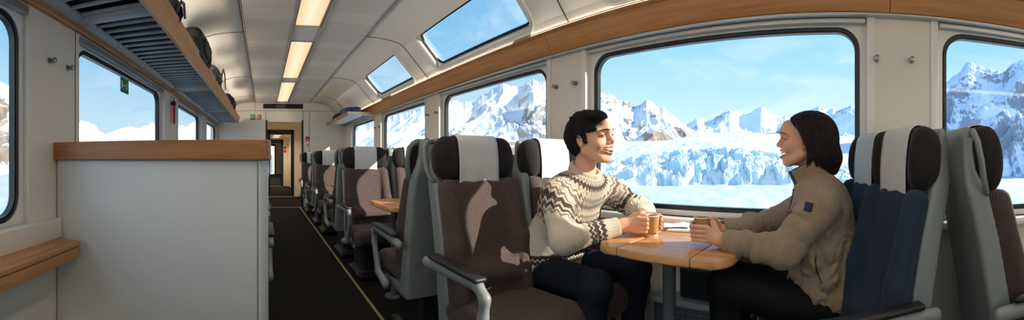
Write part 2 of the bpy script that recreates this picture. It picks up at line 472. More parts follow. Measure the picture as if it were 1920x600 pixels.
# bulkhead with the gangway door opening
DX0, DX1, DZ = .06, .85, 1.90
bk = MB(); y0, y1 = YE, YE+.06
bk.box(XL-.16, DX0, y0, y1, 0, 2.45); bk.box(DX1, XR+.16, y0, y1, 0, 2.45); bk.box(DX0, DX1, y0, y1, DZ, 2.45)
struct(bk.build('wall_end', M['wall']))
jb = MB()
jb.rbox(DX0-.015, DX0+.015, YE-.015, YE+.075, 0, DZ+.02, .004); jb.rbox(DX1-.015, DX1+.015, YE-.015, YE+.075, 0, DZ+.02, .004)
dr = struct(empty('door_1', (0, YE, 0))); jb.v = [(x, y-YE, z) for x, y, z in jb.v]; jb.build('door_frame', M['rubber'], dr)
hb = MB(); hb.box(DX0+.02, DX1-.02, -.01, .07, DZ-.02, DZ+.0); hb.build('header', M['white'], dr)
trim(MB().box(XL, XR, YE-.004, YE, 2.122, 2.128), M['groove'])
for x in (-.19, DX0-.022, DX1+.018, 1.0): trim(MB().box(x-.003, x+.003, YE-.003, YE, 0 if x > 0 else 2.13, 2.122 if x > 0 else 2.3), M['groove'])

# vestibule and the next carriage seen through the door
def tube_room(name, y0, y1, x0, x1, zc, m, opening=None):
    b = MB(); b.box(x0-.05, x0, y0, y1, 0, zc); b.box(x1, x1+.05, y0, y1, 0, zc); b.box(x0-.05, x1+.05, y0, y1, zc, zc+.05)
    return struct(b.build(name, m))
tube_room('wall_vestibule', YE+.06, 10.3, -.15, 1.05, 2.08, M['wall'])
struct(MB().box(-.2, 1.1, YE, 10.4, -.1, 0).build('floor_vestibule', M['carpet']))
def portal(k, y, x0, x1, z, wide, zt):
    b = MB(); b.box(-1.1, x0, y, y+.06, 0, zt); b.box(x1, wide, y, y+.06, 0, zt); b.box(x0, x1, y, y+.06, z, zt)
    struct(b.build(f'wall_{("vestibule_end", "coach_end", "coach_far")[k]}', M['wall']))
    r = struct(empty(f'door_{k+2}', (0, y, 0))); j = MB(); t = .075
    j.rbox(x0-.01, x0+t, -.03, .09, 0, z, .01); j.rbox(x1-t, x1+.01, -.03, .09, 0, z, .01); j.rbox(x0-.01, x1+.01, -.03, .09, z-.12, z+.01, .01)
    j.build('door_frame', M['rubber'], r)
    trim(MB().box(x0, x1, y-.12, y-.05, 0, .012), M['line'])
portal(0, 10.3, .10, .83, 1.86, 1.6, 2.4)
tube_room('wall_gangway', 10.36, 14.0, -.05, .95, 1.84, M['wall']); struct(MB().box(-.1, 1.0, 10.3, 14.0, -.1, 0).build('floor_gangway', M['carpet']))
portal(1, 14.0, .10, .72, 1.77, 1.9, 2.4)
struct(MB().box(-1.1, 1.9, 14.0, 24, -.1, 0).build('floor_coach', M['carpet']))
tube_room('wall_coach', 14.06, 24, -1.03, 1.83, 2.3, M['wall'])
portal(2, 24, .15, .75, 1.95, 1.9, 2.4); struct(MB().box(-1, 1.8, 26, 26.1, 0, 2.4).build('wall_terminal', M['wall']))
trim(MB().box(XL, XL+.002, 1.825, 1.831, .80, 1.815), M['groove'])
# ================================================================== furniture and fittings
M['seat'] = fabric('seat_fabric', srgb(26, 24, 25), srgb(112, 94, 89), 420)
M['seat_navy'] = fabric('seat_fabric_navy', srgb(28, 34, 44), srgb(54, 68, 88), 480)
M['head'] = fabric('headrest_fabric', srgb(22, 20, 22), srgb(56, 50, 49), 420)
M['cloth'] = plain('headrest_cloth', srgb(208, 206, 202), .9, bump=.15, bscale=350, spec=.1)
M['pad'] = plain('arm_pad', srgb(28, 29, 31), .5, bump=.1, bscale=600)
# --- seat shapes, in seat coordinates (front faces -y, origin on the floor)
ta = rotm(ax=-math.radians(13))
def f_cushion(P):
    d = rbx(P, (0, -.195, .405), (.215, .235, .06), .045)
    d = smin(d, cap(P, (-.17, -.36, .405), (.17, -.36, .405), .062), .03)
    for s in (-1, 1): d = smin(d, cap(P, (s*.19, -.33, .43), (s*.19, 0, .42), .04), .03)
    for s in (-1, 1): d = smax(d, -(cap(P, (s*.142, -.5, .475), (s*.142, .05, .465), .007)), .006)
    return d
def f_back(P):
    d = rbx(P, (0, .065, .70), (.205, .045, .30), .042, ta)
    for s in (-1, 1):
        d = smin(d, chain(P, [(s*.185, -.03, .47), (s*.19, .005, .70), (s*.185, .085, .955)], [.048, .045, .04], .02), .03)
    d = smin(d, cap(P, (-.12, -.015, .56), (.12, -.015, .56), .045), .06)
    for s in (-1, 1): d = smax(d, -chain(P, [(s*.142, -.055, .44), (s*.146, -.035, .70), (s*.14, .06, 1.0)], [.008]*3, .01), .008)
    return d
def f_head(P):
    q = (P-np.array([0, .155, 1.095]))@rotm(ax=-.1)
    e = np.abs(q[:, [0, 2]])-np.array([.222-.085, .106-.085]); d2 = np.linalg.norm(np.maximum(e, 0), axis=1)+np.minimum(e.max(1), 0)-.085+.040
    dy = np.abs(q[:, 1])-(.050-.040); d = np.minimum(np.maximum(d2, dy), 0)+np.sqrt(np.maximum(d2, 0)**2+np.maximum(dy, 0)**2)-.040
    for s in (-1, 1): d = smin(d, ell(q, (s*.172, -.026, -.004), (.048, .052, .098)), .035)
    return d
def poly2(p, poly):
    "signed distance to a 2-D polygon"
    v = np.asarray(poly, float); n = len(v); d = ((p-v[0])**2).sum(1); sg = np.ones(len(p))
    for i in range(n):
        a_, b_ = v[i], v[i-1]; e = b_-a_; w_ = p-a_; t = np.clip((w_@e)/(e@e), 0, 1); q = w_-t[:, None]*e; d = np.minimum(d, (q*q).sum(1))
        c1 = p[:, 1] >= a_[1]; c2 = p[:, 1] < b_[1]; c3 = e[0]*w_[:, 1] > e[1]*w_[:, 0]
        sg = np.where((c1 & c2 & c3) | (~c1 & ~c2 & ~c3), -sg, sg)
    return sg*np.sqrt(d)
SIDE = [(.02, .44), (.055, .62), (.105, .84), (.155, 1.0), (.195, 1.06), (.205, 1.19), (.228, 1.20), (.248, 1.17), (.246, 1.02), (.196, .84), (.150, .62), (.125, .44), (.11, .29), (-.28, .29), (-.30, .33), (-.02, .355)]
def f_shell(P):
    d2 = poly2(P[:, 1:], SIDE)+.014; hx = .219-.028*np.clip((P[:, 2]-.98)/.14, 0, 1)
    dx = np.abs(P[:, 0])-(hx-.014); d = np.minimum(np.maximum(d2, dx), 0)+np.sqrt(np.maximum(d2, 0)**2+np.maximum(dx, 0)**2)-.014
    d = smax(d, -rbx(P, (0, .215, .74), (.165, .03, .30), .02, rotm(ax=-.22)), .008)       # recessed back panel
    return smax(d, -rbx(P, (0, .03, .74), (.20, .06, .40), .02, ta), .008)
def f_ped(P):
    d = rbx(P, (0, -.08, .20), (.13, .17, .14), .03); d = smin(d, rbx(P, (0, -.08, .03), (.17, .21, .03), .015), .04)
    return smin(d, rbx(P, (0, -.15, .325), (.205, .21, .025), .02), .03)
def f_arm(P):
    pts = [(0, .13, .615), (0, -.02, .625), (0, -.30, .635), (0, -.345, .60), (0, -.335, .53), (0, -.25, .36), (0, -.10, .325)]
    return chain(P*np.array([1.25, 1, 1]), pts, [.026, .024, .024, .024, .023, .026, .03], .012)
def f_armup(P):
    return smin(rbx(P, (0, .03, .82), (.022, .03, .20), .02, rotm(ax=-.12)), cap(P, (0, .03, .6), (0, .05, .66), .028), .02)
SM = {}
for nm, fn, lo, hi, h in (('seat', f_cushion, (-.27, -.48, .3), (.27, .1, .52), .010), ('backrest', f_back, (-.27, -.15, .3), (.27, .28, 1.08), .009),
                          ('headrest', f_head, (-.27, .03, .95), (.27, .25, 1.23), .008), ('shell', f_shell, (-.29, -.36, .24), (.29, .36, 1.26), .009),
                          ('pedestal', f_ped, (-.25, -.4, -.02), (.25, .18, .38), .014), ('armrest', f_arm, (-.06, -.42, .26), (.06, .2, .7), .0075),
                          ('armup', f_armup, (-.06, -.08, .5), (.06, .16, 1.08), .008)):
    SM[nm] = sdf_mesh(fn, lo, hi, h)
def cover_mesh():
    xs = np.linspace(-.115, .115, 13); fr = [(-.5, 0)]; rings = []
    phis = np.radians(np.r_[np.linspace(205, 60, 22)])      # front-down, over the top, to the back
    for x in xs:
        row = []; c = np.array([x, .155, 1.10])
        for ph in phis:
            d = np.array([0, math.cos(ph), math.sin(ph)]); lo_, hi_ = .01, .3
            for _ in range(24):
                mid = (lo_+hi_)/2
                if f_head((c+d*mid)[None])[0] < .006: lo_ = mid
                else: hi_ = mid
            row.append(c+d*lo_)
        y0 = row[0][1]; w = .003*math.sin(x*55)
        hang = [(x, y0-.001+w*k/5, row[0][2]-.0165*k) for k in range(6, 0, -1)]
        rings.append(hang+[tuple(p) for p in row])
    return MB().loft(rings, cap=False, closed=False)
COVER = cover_mesh()
cache = {}
def shared(key, name, m, parent):
    if key not in cache:
        if key == 'cover':
            o = COVER.build(name, m, parent, 180); s = o.modifiers.new('thick', 'SOLIDIFY'); s.thickness = .003; s.offset = 1; cache[key] = o; return o
        V, F = SM[key.split(':')[0]]; o = np_mesh(name, V, F, m, parent); cache[key] = o; return o
    o = cache[key].copy(); C.objects.link(o); o.parent = parent; o.name = name; return o
def seat(label, group, x, y, facing, aisle=True, sx=1.0, navy=False, armup=False, arm=None, z=1.0, sy=1.0):
    t = empty('train_seat', (x, y, 0), 0 if facing < 0 else PI)
    t.scale = (sx, sy, z); tag(t, label, 'seat', group)
    a = (-1 if facing < 0 else 1)                # local side that is towards the aisle
    fk = ':n' if navy else ''; fm = M['seat_navy'] if navy else M['seat']
    shared('seat'+fk, 'seat', fm, t); shared('backrest'+fk, 'backrest', fm, t); shared('headrest', 'headrest', M['head'], t)
    c = shared('cover', 'headrest_cover', M['cloth'], t); c['label'] = 'white cloth headrest cover'
    shared('shell', 'shell', M['grey'], t); shared('pedestal', 'pedestal', M['black'], t)
    if aisle:
        if 'handle' not in cache:
            V = [(.190, .215, 1.178), (.222, .218, 1.176), (.242, .210, 1.15), (.246, .195, 1.09), (.240, .182, 1.03), (.228, .168, .995), (.206, .162, .985)]
            cache['handle'] = MB().tube(V, .0105, 10, flat=(1, 1.4)).build('grab_handle', M['grey'], None, 180); h = cache['handle']; h.parent = t
        else: h = cache['handle'].copy(); C.objects.link(h); h.parent = t
        h.scale = (a, 1, 1)
    if aisle or arm:
        am = shared('armrest', 'armrest', M['grey'], t); am.location = (a*.268, 0, 0)
        if 'pad' not in cache:
            cache['pad'] = MB().rbox(-.027, .027, -.325, .075, .648, .668, .009).build('arm_pad', M['pad'], am, 60)
        else:
            p = cache['pad'].copy(); C.objects.link(p); p.parent = am
    if armup:
        shared('armup', 'armrest', M['grey'], t).location = (-a*.265, .02, 0)
    return t
AX, WX = 1.0, 1.53
G1, G2 = 'seats facing the camera along the aisle', 'seats facing down the aisle with their backs to the camera'
names_f = ['large aisle seat in front of the man, sunlit patch on its dark back', 'aisle seat beside the empty oak table, grey cloth cover', 'aisle seat in the third row from the man', 'farthest aisle seat, next to the gangway door']
names_w = ['window seat directly behind the man in the patterned sweater', 'window seat behind the empty oak table, sunlit white cover', 'window seat in the third row, under the small luggage shelf', 'window seat in the farthest corner under the small luggage shelf']
names_b = ['grey-shelled aisle seat back to back with the large aisle seat', 'grey-shelled aisle seat back to back with the seat beside the empty table', 'grey-shelled aisle seat turned away near the carriage end']
for k in range(4):
    seat(names_f[k], G1, AX, 1.415+2.01*k, -1, armup=(k == 0))
    seat(names_w[k], G1, WX, 1.415+2.01*k, -1, aisle=False)
for k in range(3):
    seat(names_b[k], G2, AX, 2.03+2.01*k, 1)
    seat(['grey-shelled window seat back to back with the man’s seat', 'grey-shelled window seat behind the empty table’s window seat', 'grey-shelled window seat turned away near the carriage end'][k].replace('’', "'"), G2, WX, 2.03+2.01*k, 1, aisle=False)
G3 = 'seats behind the woman'
for lab, x, y in (('navy window seat right behind the woman in the fleece', 1.60, -.02), ('navy aisle seat beside the woman, side turned to the aisle', 1.60-.37*math.cos(.36), -.02-.37*math.sin(.36)+.045)):
    seat(lab, G3, x, y, 1, aisle=False, arm=('aisle' in lab.split(' seat')[0]), sx=.80, sy=.84, navy=True).rotation_euler = (0, 0, PI+.36)
seat('aisle seat with bare grey shell, back to back with the navy aisle seat', G3, 1.245, -.575, -1, sx=.82, sy=.82)
seat('window seat with grey armrest, farthest right behind the grey shell', G3, 1.62, -.70, -1, aisle=False, arm=True, sx=.74, sy=.82)
# left-hand side, seen as slivers past the partition
for k, (y, f) in enumerate(((2.32, 1), (3.66, -1), (4.2, 1), (5.6, -1))):
    L = ['left-hand aisle seat just beyond the white partition', 'left-hand aisle seat facing the partition', 'left-hand aisle seat halfway down the carriage', 'left-hand aisle seat near the carriage end'][k]
    t = seat(L, 'left-hand aisle seats beyond the partition', -.215, y, f, aisle=False)
    t.scale = (1, 1, .95)
    am = shared('armrest', 'armrest', M['grey'], t); am.location = ((1 if f < 0 else -1)*.255, 0, 0); p = cache['pad'].copy(); C.objects.link(p); p.parent = am
    h = cache['handle'].copy(); C.objects.link(h); h.parent = t; h.scale = ((.95 if f < 0 else -.95), 1, 1)

# --- tables
def table(label, y0, y1, xa, xb, r, group):
    t = empty('folding_table', ((xa+xb)/2, (y0+y1)/2, 0)); tag(t, label, 'table', group)
    ox, oy = (xa+xb)/2, (y0+y1)/2; s0, s1 = y0+.14, y1-.125; z0, z1 = .706, .742
    def slab(poly, name, m):
        poly = [(x-ox, y-oy) for x, y in poly]; cx = sum(p[0] for p in poly)/len(poly); cy = sum(p[1] for p in poly)/len(poly)
        sh = lambda d: [(x-(d if x > cx else -d)*min(1, abs(x-cx)/.02), y-(d if y > cy else -d)*min(1, abs(y-cy)/.02)) for x, y in poly]
        b = MB(); b.loft([[(x, y, z) for x, y in sh(d)] for d, z in ((.005, z0), (.0, z0+.006), (.0, z1-.005), (.0015, z1-.0015), (.005, z1))])
        return b.build(name, m, t, 35)
    bow = lambda y: xa + .03*((y-oy)/((y1-y0)/2))**2
    arc = lambda cx, cy, a0, a1, n=8: [(cx+r*math.cos(math.radians(a0+(a1-a0)*k/n)), cy+r*math.sin(math.radians(a0+(a1-a0)*k/n))) for k in range(n+1)]
    mid = [(xb, s0+.002)] + [(bow(y), y) for y in np.linspace(s0+.002, s1-.002, 9)] + [(xb, s1-.002)]
    slab(mid, 'tabletop', M['wood_t'])
    xe = bow(y1)
    lo = [(xb, s0-.002), (xb, y0)] + arc(bow(y0+r)+r-.006, y0+r, 270, 180) + [(bow(y), y) for y in np.linspace(y0+r, s0-.002, 3)][1:]
    hi = [(xb, y1), (xb, s1+.002)] + [(bow(y), y) for y in np.linspace(s1+.002, y1-r, 3)][:-1] + arc(bow(y1-r)+r-.006, y1-r, 180, 90)
    slab(lo, 'folding_leaf', M['wood_t']); slab(hi, 'folding_leaf', M['wood_t'])
    b = MB(); b.lathe([(.075, 0), (.075, .012), (.032, .02), (.027, .05), (.027, .66), (.05, .69), (.07, z0)], 24, Matrix.Translation((xa-ox+.145, 0, 0)))
    b.build('leg', M['grey_d'], t, 40)
    b = MB(); b.rbox(xb-ox-.03, xb-ox, -.2, .2, .60, z0, .008); b.rbox(xb-ox-.22, xb-ox, -.02, .02, .675, z0, .006); b.build('wall_bracket', M['black'], t)
    return t
table('oak folding table with two paper cups between the man and woman', .385, .965, 1.185, 1.825, .085, 'folding tables between facing seats')
table('empty oak folding table in the next seat bay', 2.44, 3.02, .865, 1.825, .085, 'folding tables between facing seats')
table('oak folding table in the far seat bay by the small luggage shelf', 4.45, 5.03, .90, 1.825, .085, 'folding tables between facing seats')

# --- paper cups
M['kraft'] = plain('kraft_paper', srgb(176, 132, 76), .75, bump=.05, vary=.08); M['paper'] = plain('white_paper', srgb(238, 234, 226), .7); M['coffee'] = plain('coffee', srgb(58, 34, 20), .15)
def cup(label, p, s=1.0, fill=.075):
    t = empty('paper_cup', tuple(p)); tag(t, label, 'cup', 'paper cups on the table')
    MB().lathe([(.0255*s, .002*s), (.0265*s, .0), (.0345*s, .088*s), (.0325*s, .088*s), (.0245*s, .006*s)], 36).build('body', M['kraft'], t, 40)
    MB().lathe([(.0342*s, .0865*s), (.0362*s, .0875*s), (.0364*s, .0905*s), (.0345*s, .092*s), (.0325*s, .0895*s), (.0328*s, .0865*s)], 36, cap=False).build('rim', M['paper'], t, 60)
    MB().lathe([(.0262*s, -.0005), (.0272*s, .0005), (.0275*s, .007*s), (.0262*s, .007*s)], 36).build('bottom_rim', M['paper'], t, 60)
    MB().lathe([(.0322*s, fill*s), (.0001, (fill+.0002)*s)], 30).build('coffee', M['coffee'], t)
    return t
CUP_M = at(1222, 443, 1.68); CUP_M[2] = .743
CUP_W = at(1317, 443, 1.46); CUP_W[2] = .775
cup("brown paper cup standing on the table in the man's hands", CUP_M, 1.03)
cup("brown paper cup lifted between the woman's hands", CUP_W, .98)
# printed mark low on the man's cup
b = MB()
for k in range(3): b.box(-.004+.003*k, -.002+.003*k, -.0003, .0003, 0, .006 if k != 1 else .003)
am = math.atan2(-CUP_M[1], -CUP_M[0])+.55
mk = b.build('printed_mark', M['black'], [o for o in bpy.data.objects if o.name.startswith('paper_cup')][0])
mk.location = (.0288*math.cos(am), .0288*math.sin(am), .012); mk.rotation_euler = (0, -.09*0, am+PI/2)

# --- papers by the window
def leaflet():
    t = NT('printed_leaflet'); c = t.co('Generated'); sp = t.n('ShaderNodeSeparateXYZ'); t.put(sp.inputs[0], c)
    nz = t.noise(c, 6, 4); f = t.math('LESS_THAN', t.math('ABSOLUTE', t.math('SUBTRACT', sp.outputs[1], .5)), .28)
    g = t.math('LESS_THAN', t.math('ABSOLUTE', t.math('SUBTRACT', sp.outputs[0], .45)), .33)
    pic = t.ramp(nz, [(.4, srgb(150, 165, 178)), (.6, srgb(232, 234, 234))])
    t.put(t.b.inputs['Base Color'], t.mix(t.math('MULTIPLY', f, g), srgb(240, 236, 226), pic)); t.set(Roughness=.5); return t.m
p = MB(); p.rbox(-.075, .075, -.10, .10, 0, .006, .002); p.rbox(-.071, .073, -.096, .097, .006, .0085, .001)
tag(p.build('booklet', leaflet(), loc=(1.672, .735, .743)), 'white printed booklet on the table by the window sill', 'booklet')
bpy.data.objects['booklet'].rotation_euler = (0, 0, .22)
n = 26; rng = np.random.RandomState(5); gx, gy = np.meshgrid(np.linspace(-.05, .05, n), np.linspace(-.07, .07, n), indexing='ij')
P2 = np.stack([gx.ravel()*14, gy.ravel()*14, 0*gx.ravel()], 1); hz = .005+.010*np.abs(perlin(P2))+.005*np.abs(perlin(P2*2.3))
V = np.c_[gx.ravel(), gy.ravel(), hz]; I = np.arange(n*n).reshape(n, n); F = np.stack([I[:-1, :-1], I[1:, :-1], I[1:, 1:], I[:-1, 1:]], -1).reshape(-1, 4)
o = np_mesh('wrapper', V, F, M['paper'], loc=(1.665, .80, .7535)); o.rotation_euler = (0, 0, .5); tag(o, 'crumpled white paper wrapper lying on the booklet', 'wrapper'); o.modifiers.new('t', 'SOLIDIFY').thickness = .0008

# --- partition in front of the camera, wooden cap
t = empty('partition', (-.5, 1.62, 0)); tag(t, 'tall pale grey partition with an oak cap at the left of the aisle', 'partition')
M['partition'] = plain('partition_laminate', srgb(222, 224, 222), .38, bump=.02)
b = MB(); b.rbox(-.525, .472, 0, .055, 0, 1.09, .012, 3); b.build('panel', M['partition'], t, 40)
b = MB(); b.prism([(.475, .0)] + [(.475+.045*math.sin(a), .045-.045*math.cos(a)) for a in np.linspace(.05, PI/2, 8)] + [(.52, .30), (.475, .30)], 0, 1.09, 'z'); b.build('corner_post', M['wall_grey'], t, 50)
pl = [(-.54, -.022), (.47, -.022)] + [(.47+.062*math.sin(a), .04-.062*math.cos(a)) for a in np.linspace(.1, PI/2, 9)] + [(.532, .31), (.46, .31), (.46, .078), (-.54, .078)]
b = MB(); b.loft([[(x, y, z) for x, y in pl] for z in (1.086, 1.178)]); cp = b.build('wood_cap', M['wood_x'], t)
bv = cp.modifiers.new('b', 'BEVEL'); bv.width = .007; bv.segments = 2; bv.angle_limit = .6
b = MB(); b.rbox(-.525, .48, -.004, .0, 0, .10, .002); b.build('kick_strip', M['grey_d'], t)

# --- oak ledge below the left window
t = empty('window_ledge', (-.95, .6, .64)); tag(t, 'oak ledge below the left window, ending at the partition', 'ledge')
b = MB(); b.rbox(-.08, .088, -1.6, .985, .030, .052, .004); b.build('top_board', M['wood'], t, 40)
b = MB(); b.rbox(-.08, .085, -1.6, .982, -.028, .0265, .004); b.build('front_board', M['wood'], t, 40)
b = MB(); b.rbox(-.06, .055, -1.4, .75, .0515, .0535, .001); b.build('inlay', M['wood'], t)
trim(MB().rbox(XL-.01, XL+.042, YB, 1.615, .69, .79, .005), M['wall'], 40)

# --- luggage rack on the left
def rack(name, label, y0, y1, brk):
    t = empty(name, (-.55, y0, 1.85)); tag(t, label, 'luggage rack', 'left-hand luggage racks'); L = y1-y0
    b = MB(); b.prism([(-.022, -.02), (.0, -.022), (.03, .112), (.026, .12), (.008, .12), (-.02, .0)], .002, L-.002, 'y'); b.build('fascia', M['wood'], t, 35)
    b = MB(); k = .05
    while k < L-.05: b.rbox(-.44, -.02, k-.012, k+.012, .016, .036, .008, 2); k += .104
    b.build('slats', M['rack'], t, 50)
    b = MB(); b.box(-.44, -.02, 0.01, L-.01, .062, .07); b.build('tray', M['void'], t)
    b = MB(); b.prism([(-.465+.062*math.cos(a), .024+.032*math.sin(a)) for a in np.linspace(0, 2*PI, 13)[:-1]], 0, L, 'y'); b.build('rear_rail', M['rack'], t, 50)
    b = MB(); b.tube([(-.01, 0, .012), (-.01, L, .012)], .012, 8); b.build('front_rail', M['rack'], t, 50)
    for yb in brk:
        b = MB(); b.rbox(-.47, -.015, yb-.045, yb+.045, -.005, .05, .018, 3); b.build('bracket', M['rack'], t, 50)
    return t
rack('luggage_rack', 'slatted grey luggage rack with oak front edge above the near left windows', -1.2, 3.97, [.10, 3.02, 5.12])
rack('luggage_rack', 'far half of the slatted oak-edged rack, up to the carriage end', 3.98, 7.92, [.05, 2.0, 3.9])

# --- small shelf on the right at the far end
t = empty('luggage_shelf', (1.40, 5.95, 1.815)); tag(t, 'small white luggage shelf with oak edge at the far right corner', 'luggage shelf')
b = MB(); b.rbox(-.02, .012, 0, 2.1, -.012, .05, .006); b.build('fascia', M['wood'], t, 40)
b = MB(); b.rbox(-.02, .42, -.02, .01, -.012, .046, .006); b.build('end_panel', M['white'], t, 40)
b = MB(); b.rbox(.0, .42, .0, 2.12, .004, .03, .004); b.build('shelf_board', M['wall_grey'], t)
b = MB(); b.rbox(.30, .36, 0.02, 2.1, -.012, .004, .004); b.build('support_rail', M['grey_d'], t)

# --- luggage
M['bag'] = plain('black_nylon', srgb(13, 14, 16), .6, bump=.25, bscale=90); M['bag_g'] = plain('grey_canvas', srgb(96, 96, 92), .8, bump=.2, bscale=120); M['bag_b'] = plain('blue_nylon', srgb(22, 52, 92), .5, bump=.25, bscale=60); M['bag_lb'] = plain('light_blue_cloth', srgb(60, 130, 200), .6)
def bag(name, label, cat, loc, size, m, rz=0, seed=0, strap=True, pocket=True, upright=False):
    t = empty(name, loc, rz); tag(t, label, cat, 'bags on the racks'); sx, sy, sz = size
    def f(P):
        d = rbx(P, (0, 0, sz*.45), (sx/2, sy/2, sz*.45), min(size)*.32)
        d = smin(d, ell(P, (0, sy*.06, sz*.70), (sx*.46, sy*.40, sz*.32)), .06)
        if upright: d = smin(d, ell(P, (0, -sy*.2, sz*.74), (sx*.42, sy*.24, sz*.27)), .04)
        return d+.008*perlin(P*np.array([9, 9, 13])+seed)+.004*perlin(P*28+seed)
    sdf_obj('body', f, (-sx*.8, -sy*.75, -.03), (sx*.8, sy*.75, sz*1.2), .009, m, t)
    if pocket:
        g = lambda P: rbx(P, (sx*.46, -sy*.04, sz*.40), (.035, sy*.30, sz*.24), .032)+.004*perlin(P*16+seed+4)
        sdf_obj('pocket', g, (sx*.46-.07, -sy*.5, 0), (sx*.46+.07, sy*.5, sz*.8), .009, m, t)
        g = lambda P: rbx(P, (0, -sy*.48, sz*.36), (sx*.34, .035, sz*.24), .032)+.004*perlin(P*16+seed)
        sdf_obj('pocket', g, (-sx*.5, -sy*.48-.07, 0), (sx*.5, -sy*.48+.07, sz*.75), .009, m, t)
    if strap:
        MB().tube([(0, -.06, sz*.93), (.01, -.05, sz*1.01), (.015, 0, sz*1.04), (.01, .05, sz*1.01), (0, .06, sz*.95)], .009, 8, flat=(1.5, .7)).build('handle', M['black'], t, 60)
        MB().tube([(sx*.42, sy*.16, sz*.88), (sx*.56, sy*.20, sz*.62), (sx*.58, sy*.22, sz*.35), (sx*.46, sy*.20, sz*.10)], .012, 8, flat=(1.5, .5)).build('strap', M['black'], t, 60)
    return t
ZR = 1.926
bag('backpack', 'big black backpack on the left rack', 'backpack', (-.595, 3.22, ZR), (.18, .62, .265), M['bag'], .0, 1, upright=True)
bag('holdall', 'grey canvas holdall behind the black backpack on the left rack', 'bag', (-.61, 4.16, ZR), (.20, .50, .20), M['bag_g'], .0, 2)
bag('backpack', 'small black bag at the far end of the left rack', 'backpack', (-.60, 6.15, ZR), (.18, .9, .20), M['bag'], .0, 3)
MB().tube([(0, .0, 0), (.01, .02, .16), (.015, .12, .24), (.015, .30, .22), (.01, .42, .05)], .013, 8, flat=(1.5, .6)).build('strap', M['black'], bpy.data.objects['holdall'], 60).location = (.09, .26, .02)
t = bag('backpack', 'black bag with a hanging strap at the top of the near left rack', 'backpack', (-.62, 2.16, ZR), (.19, .42, .17), M['bag'], 0, 6, pocket=False)
MB().tube([(.10, -.02, .04), (.125, .0, .11), (.13, .06, .12), (.125, .11, .05)], .010, 8, flat=(1.4, .6)).build('strap', M['black'], t, 60)
bag('duffel_bag', 'blue and black duffel bag on the small right shelf', 'bag', (1.525, 6.42, 1.846), (.22, .62, .135), M['bag_b'], .12, 4, strap=False)
bag('backpack', 'black rucksack at the far end of the small right shelf', 'backpack', (1.535, 7.32, 1.846), (.23, .56, .13), M['bag'], 0, 5, strap=False, pocket=False)
sdf_obj('scarf', lambda P: rbx(P, (0, 0, .04), (.025, .11, .035), .025)+.006*perlin(P*25), (-.07, -.16, -.02), (.07, .16, .1), .007, M['bag_lb'], None, (1.425, 6.40, 1.87))
tag(bpy.data.objects['scarf'], 'light blue cloth tucked beside the duffel bag', 'cloth')

# --- coat hooks, in pairs on every pillar
hk = None
def hook(label, y, z, sgn):
    global hk
    x = XR if sgn > 0 else XL
    if hk is None:
        t = empty('coat_hook', (x, y, z)); hk = t
        MB().lathe([(.013, 0), (.013, .004), (.008, .006), (.008, .020), (.013, .022), (.0145, .027), (.0135, .036), (.008, .038)], 20, Matrix.Rotation(-PI/2, 4, 'Y')).build('knob', M['steel'], t, 40)
        MB().lathe([(.017, 0), (.017, .003), (.013, .0045)], 20, Matrix.Rotation(-PI/2, 4, 'Y')).build('base_plate', M['steel'], t, 40)
    else: t = copy_tree(hk)
    t.location = (x, y, z); t.rotation_euler = (0, 0, 0 if sgn > 0 else PI); tag(t, label, 'coat hook', 'coat hooks on the pillars')
for nm, ya, yb, sgn in (('behind the man', 1.795, 1.615, 1), ('behind the woman', -.172, -.348, 1), ('of the third window pillar', 3.82, 3.60, 1), ('of the farthest right pillar', 5.83, 5.61, 1), ('of the near left pillar', 1.565, 1.745, -1)):
    hook(f'steel coat hook on the pillar {nm}, left of its pair', ya, 1.59, sgn); hook(f'steel coat hook on the pillar {nm}, right of its pair', yb, 1.59, sgn)

# --- wall heater and bin under the table
t = empty('wall_heater', (1.77, .7, 0)); tag(t, 'low wall heater with a wire grille under the near table', 'heater')
b = MB(); b.rbox(-.05, .06, -.27, .27, 0, .33, .01); b.build('housing', M['grey_d'], t, 40)
b = MB(); b.rbox(-.065, .06, -.28, .28, .33, .365, .01); b.build('top_rail', M['rack'], t, 40)
b = MB()
for k in range(17): b.box(-.056, -.052, -.25+k*.031, -.245+k*.031, .05, .31)
for k in range(9): b.box(-.058, -.054, -.25, .25, .06+k*.03, .065+k*.03)
b.build('grille', M['alu'], t)
t = empty('waste_bin', (1.80, .70, .372)); tag(t, 'dark wall bin below the table between the two people', 'bin')
b = MB(); b.rbox(-.07, .03, -.15, .12, 0, .225, .014, 3); b.build('body', M['void'], t, 40)
b = MB(); b.rbox(-.078, -.066, -.14, .11, .15, .215, .008); b.build('flap', M['grey_d'], t, 40)

# --- signs, hammer
M['green'] = plain('sign_green', srgb(10, 128, 62), .5); M['signwhite'] = plain('sign_white', srgb(236, 240, 236), .5); M['red'] = plain('sign_red', srgb(196, 30, 34), .45)
def man_icon(b, x, z, s, T):           # little running figure
    b.prism([(x+s*.12*math.cos(a), z+s*.86+s*.1*math.sin(a)) for a in np.linspace(0, 2*PI, 9)[:-1]], -.0012, .0, 'y', T)
    for seg in (((0, .72), (-.08, .36)), ((-.08, .36), (.22, .18)), ((.22, .18), (.12, -.02)), ((-.08, .36), (-.2, .14)), ((-.2, .14), (-.44, .08)), ((0, .68), (.26, .56)), ((0, .68), (-.26, .6)), ((-.26, .6), (-.34, .4))):
        (x0, z0), (x1, z1) = seg; dx, dz = x1-x0, z1-z0; l = math.hypot(dx, dz); nx, nz = -dz/l*.055, dx/l*.055
        b.prism([(x+s*(x0+nx), z+s*(z0+nz)), (x+s*(x0-nx), z+s*(z0-nz)), (x+s*(x1-nx), z+s*(z1-nz)), (x+s*(x1+nx), z+s*(z1+nz))], -.0012, 0, 'y', T)
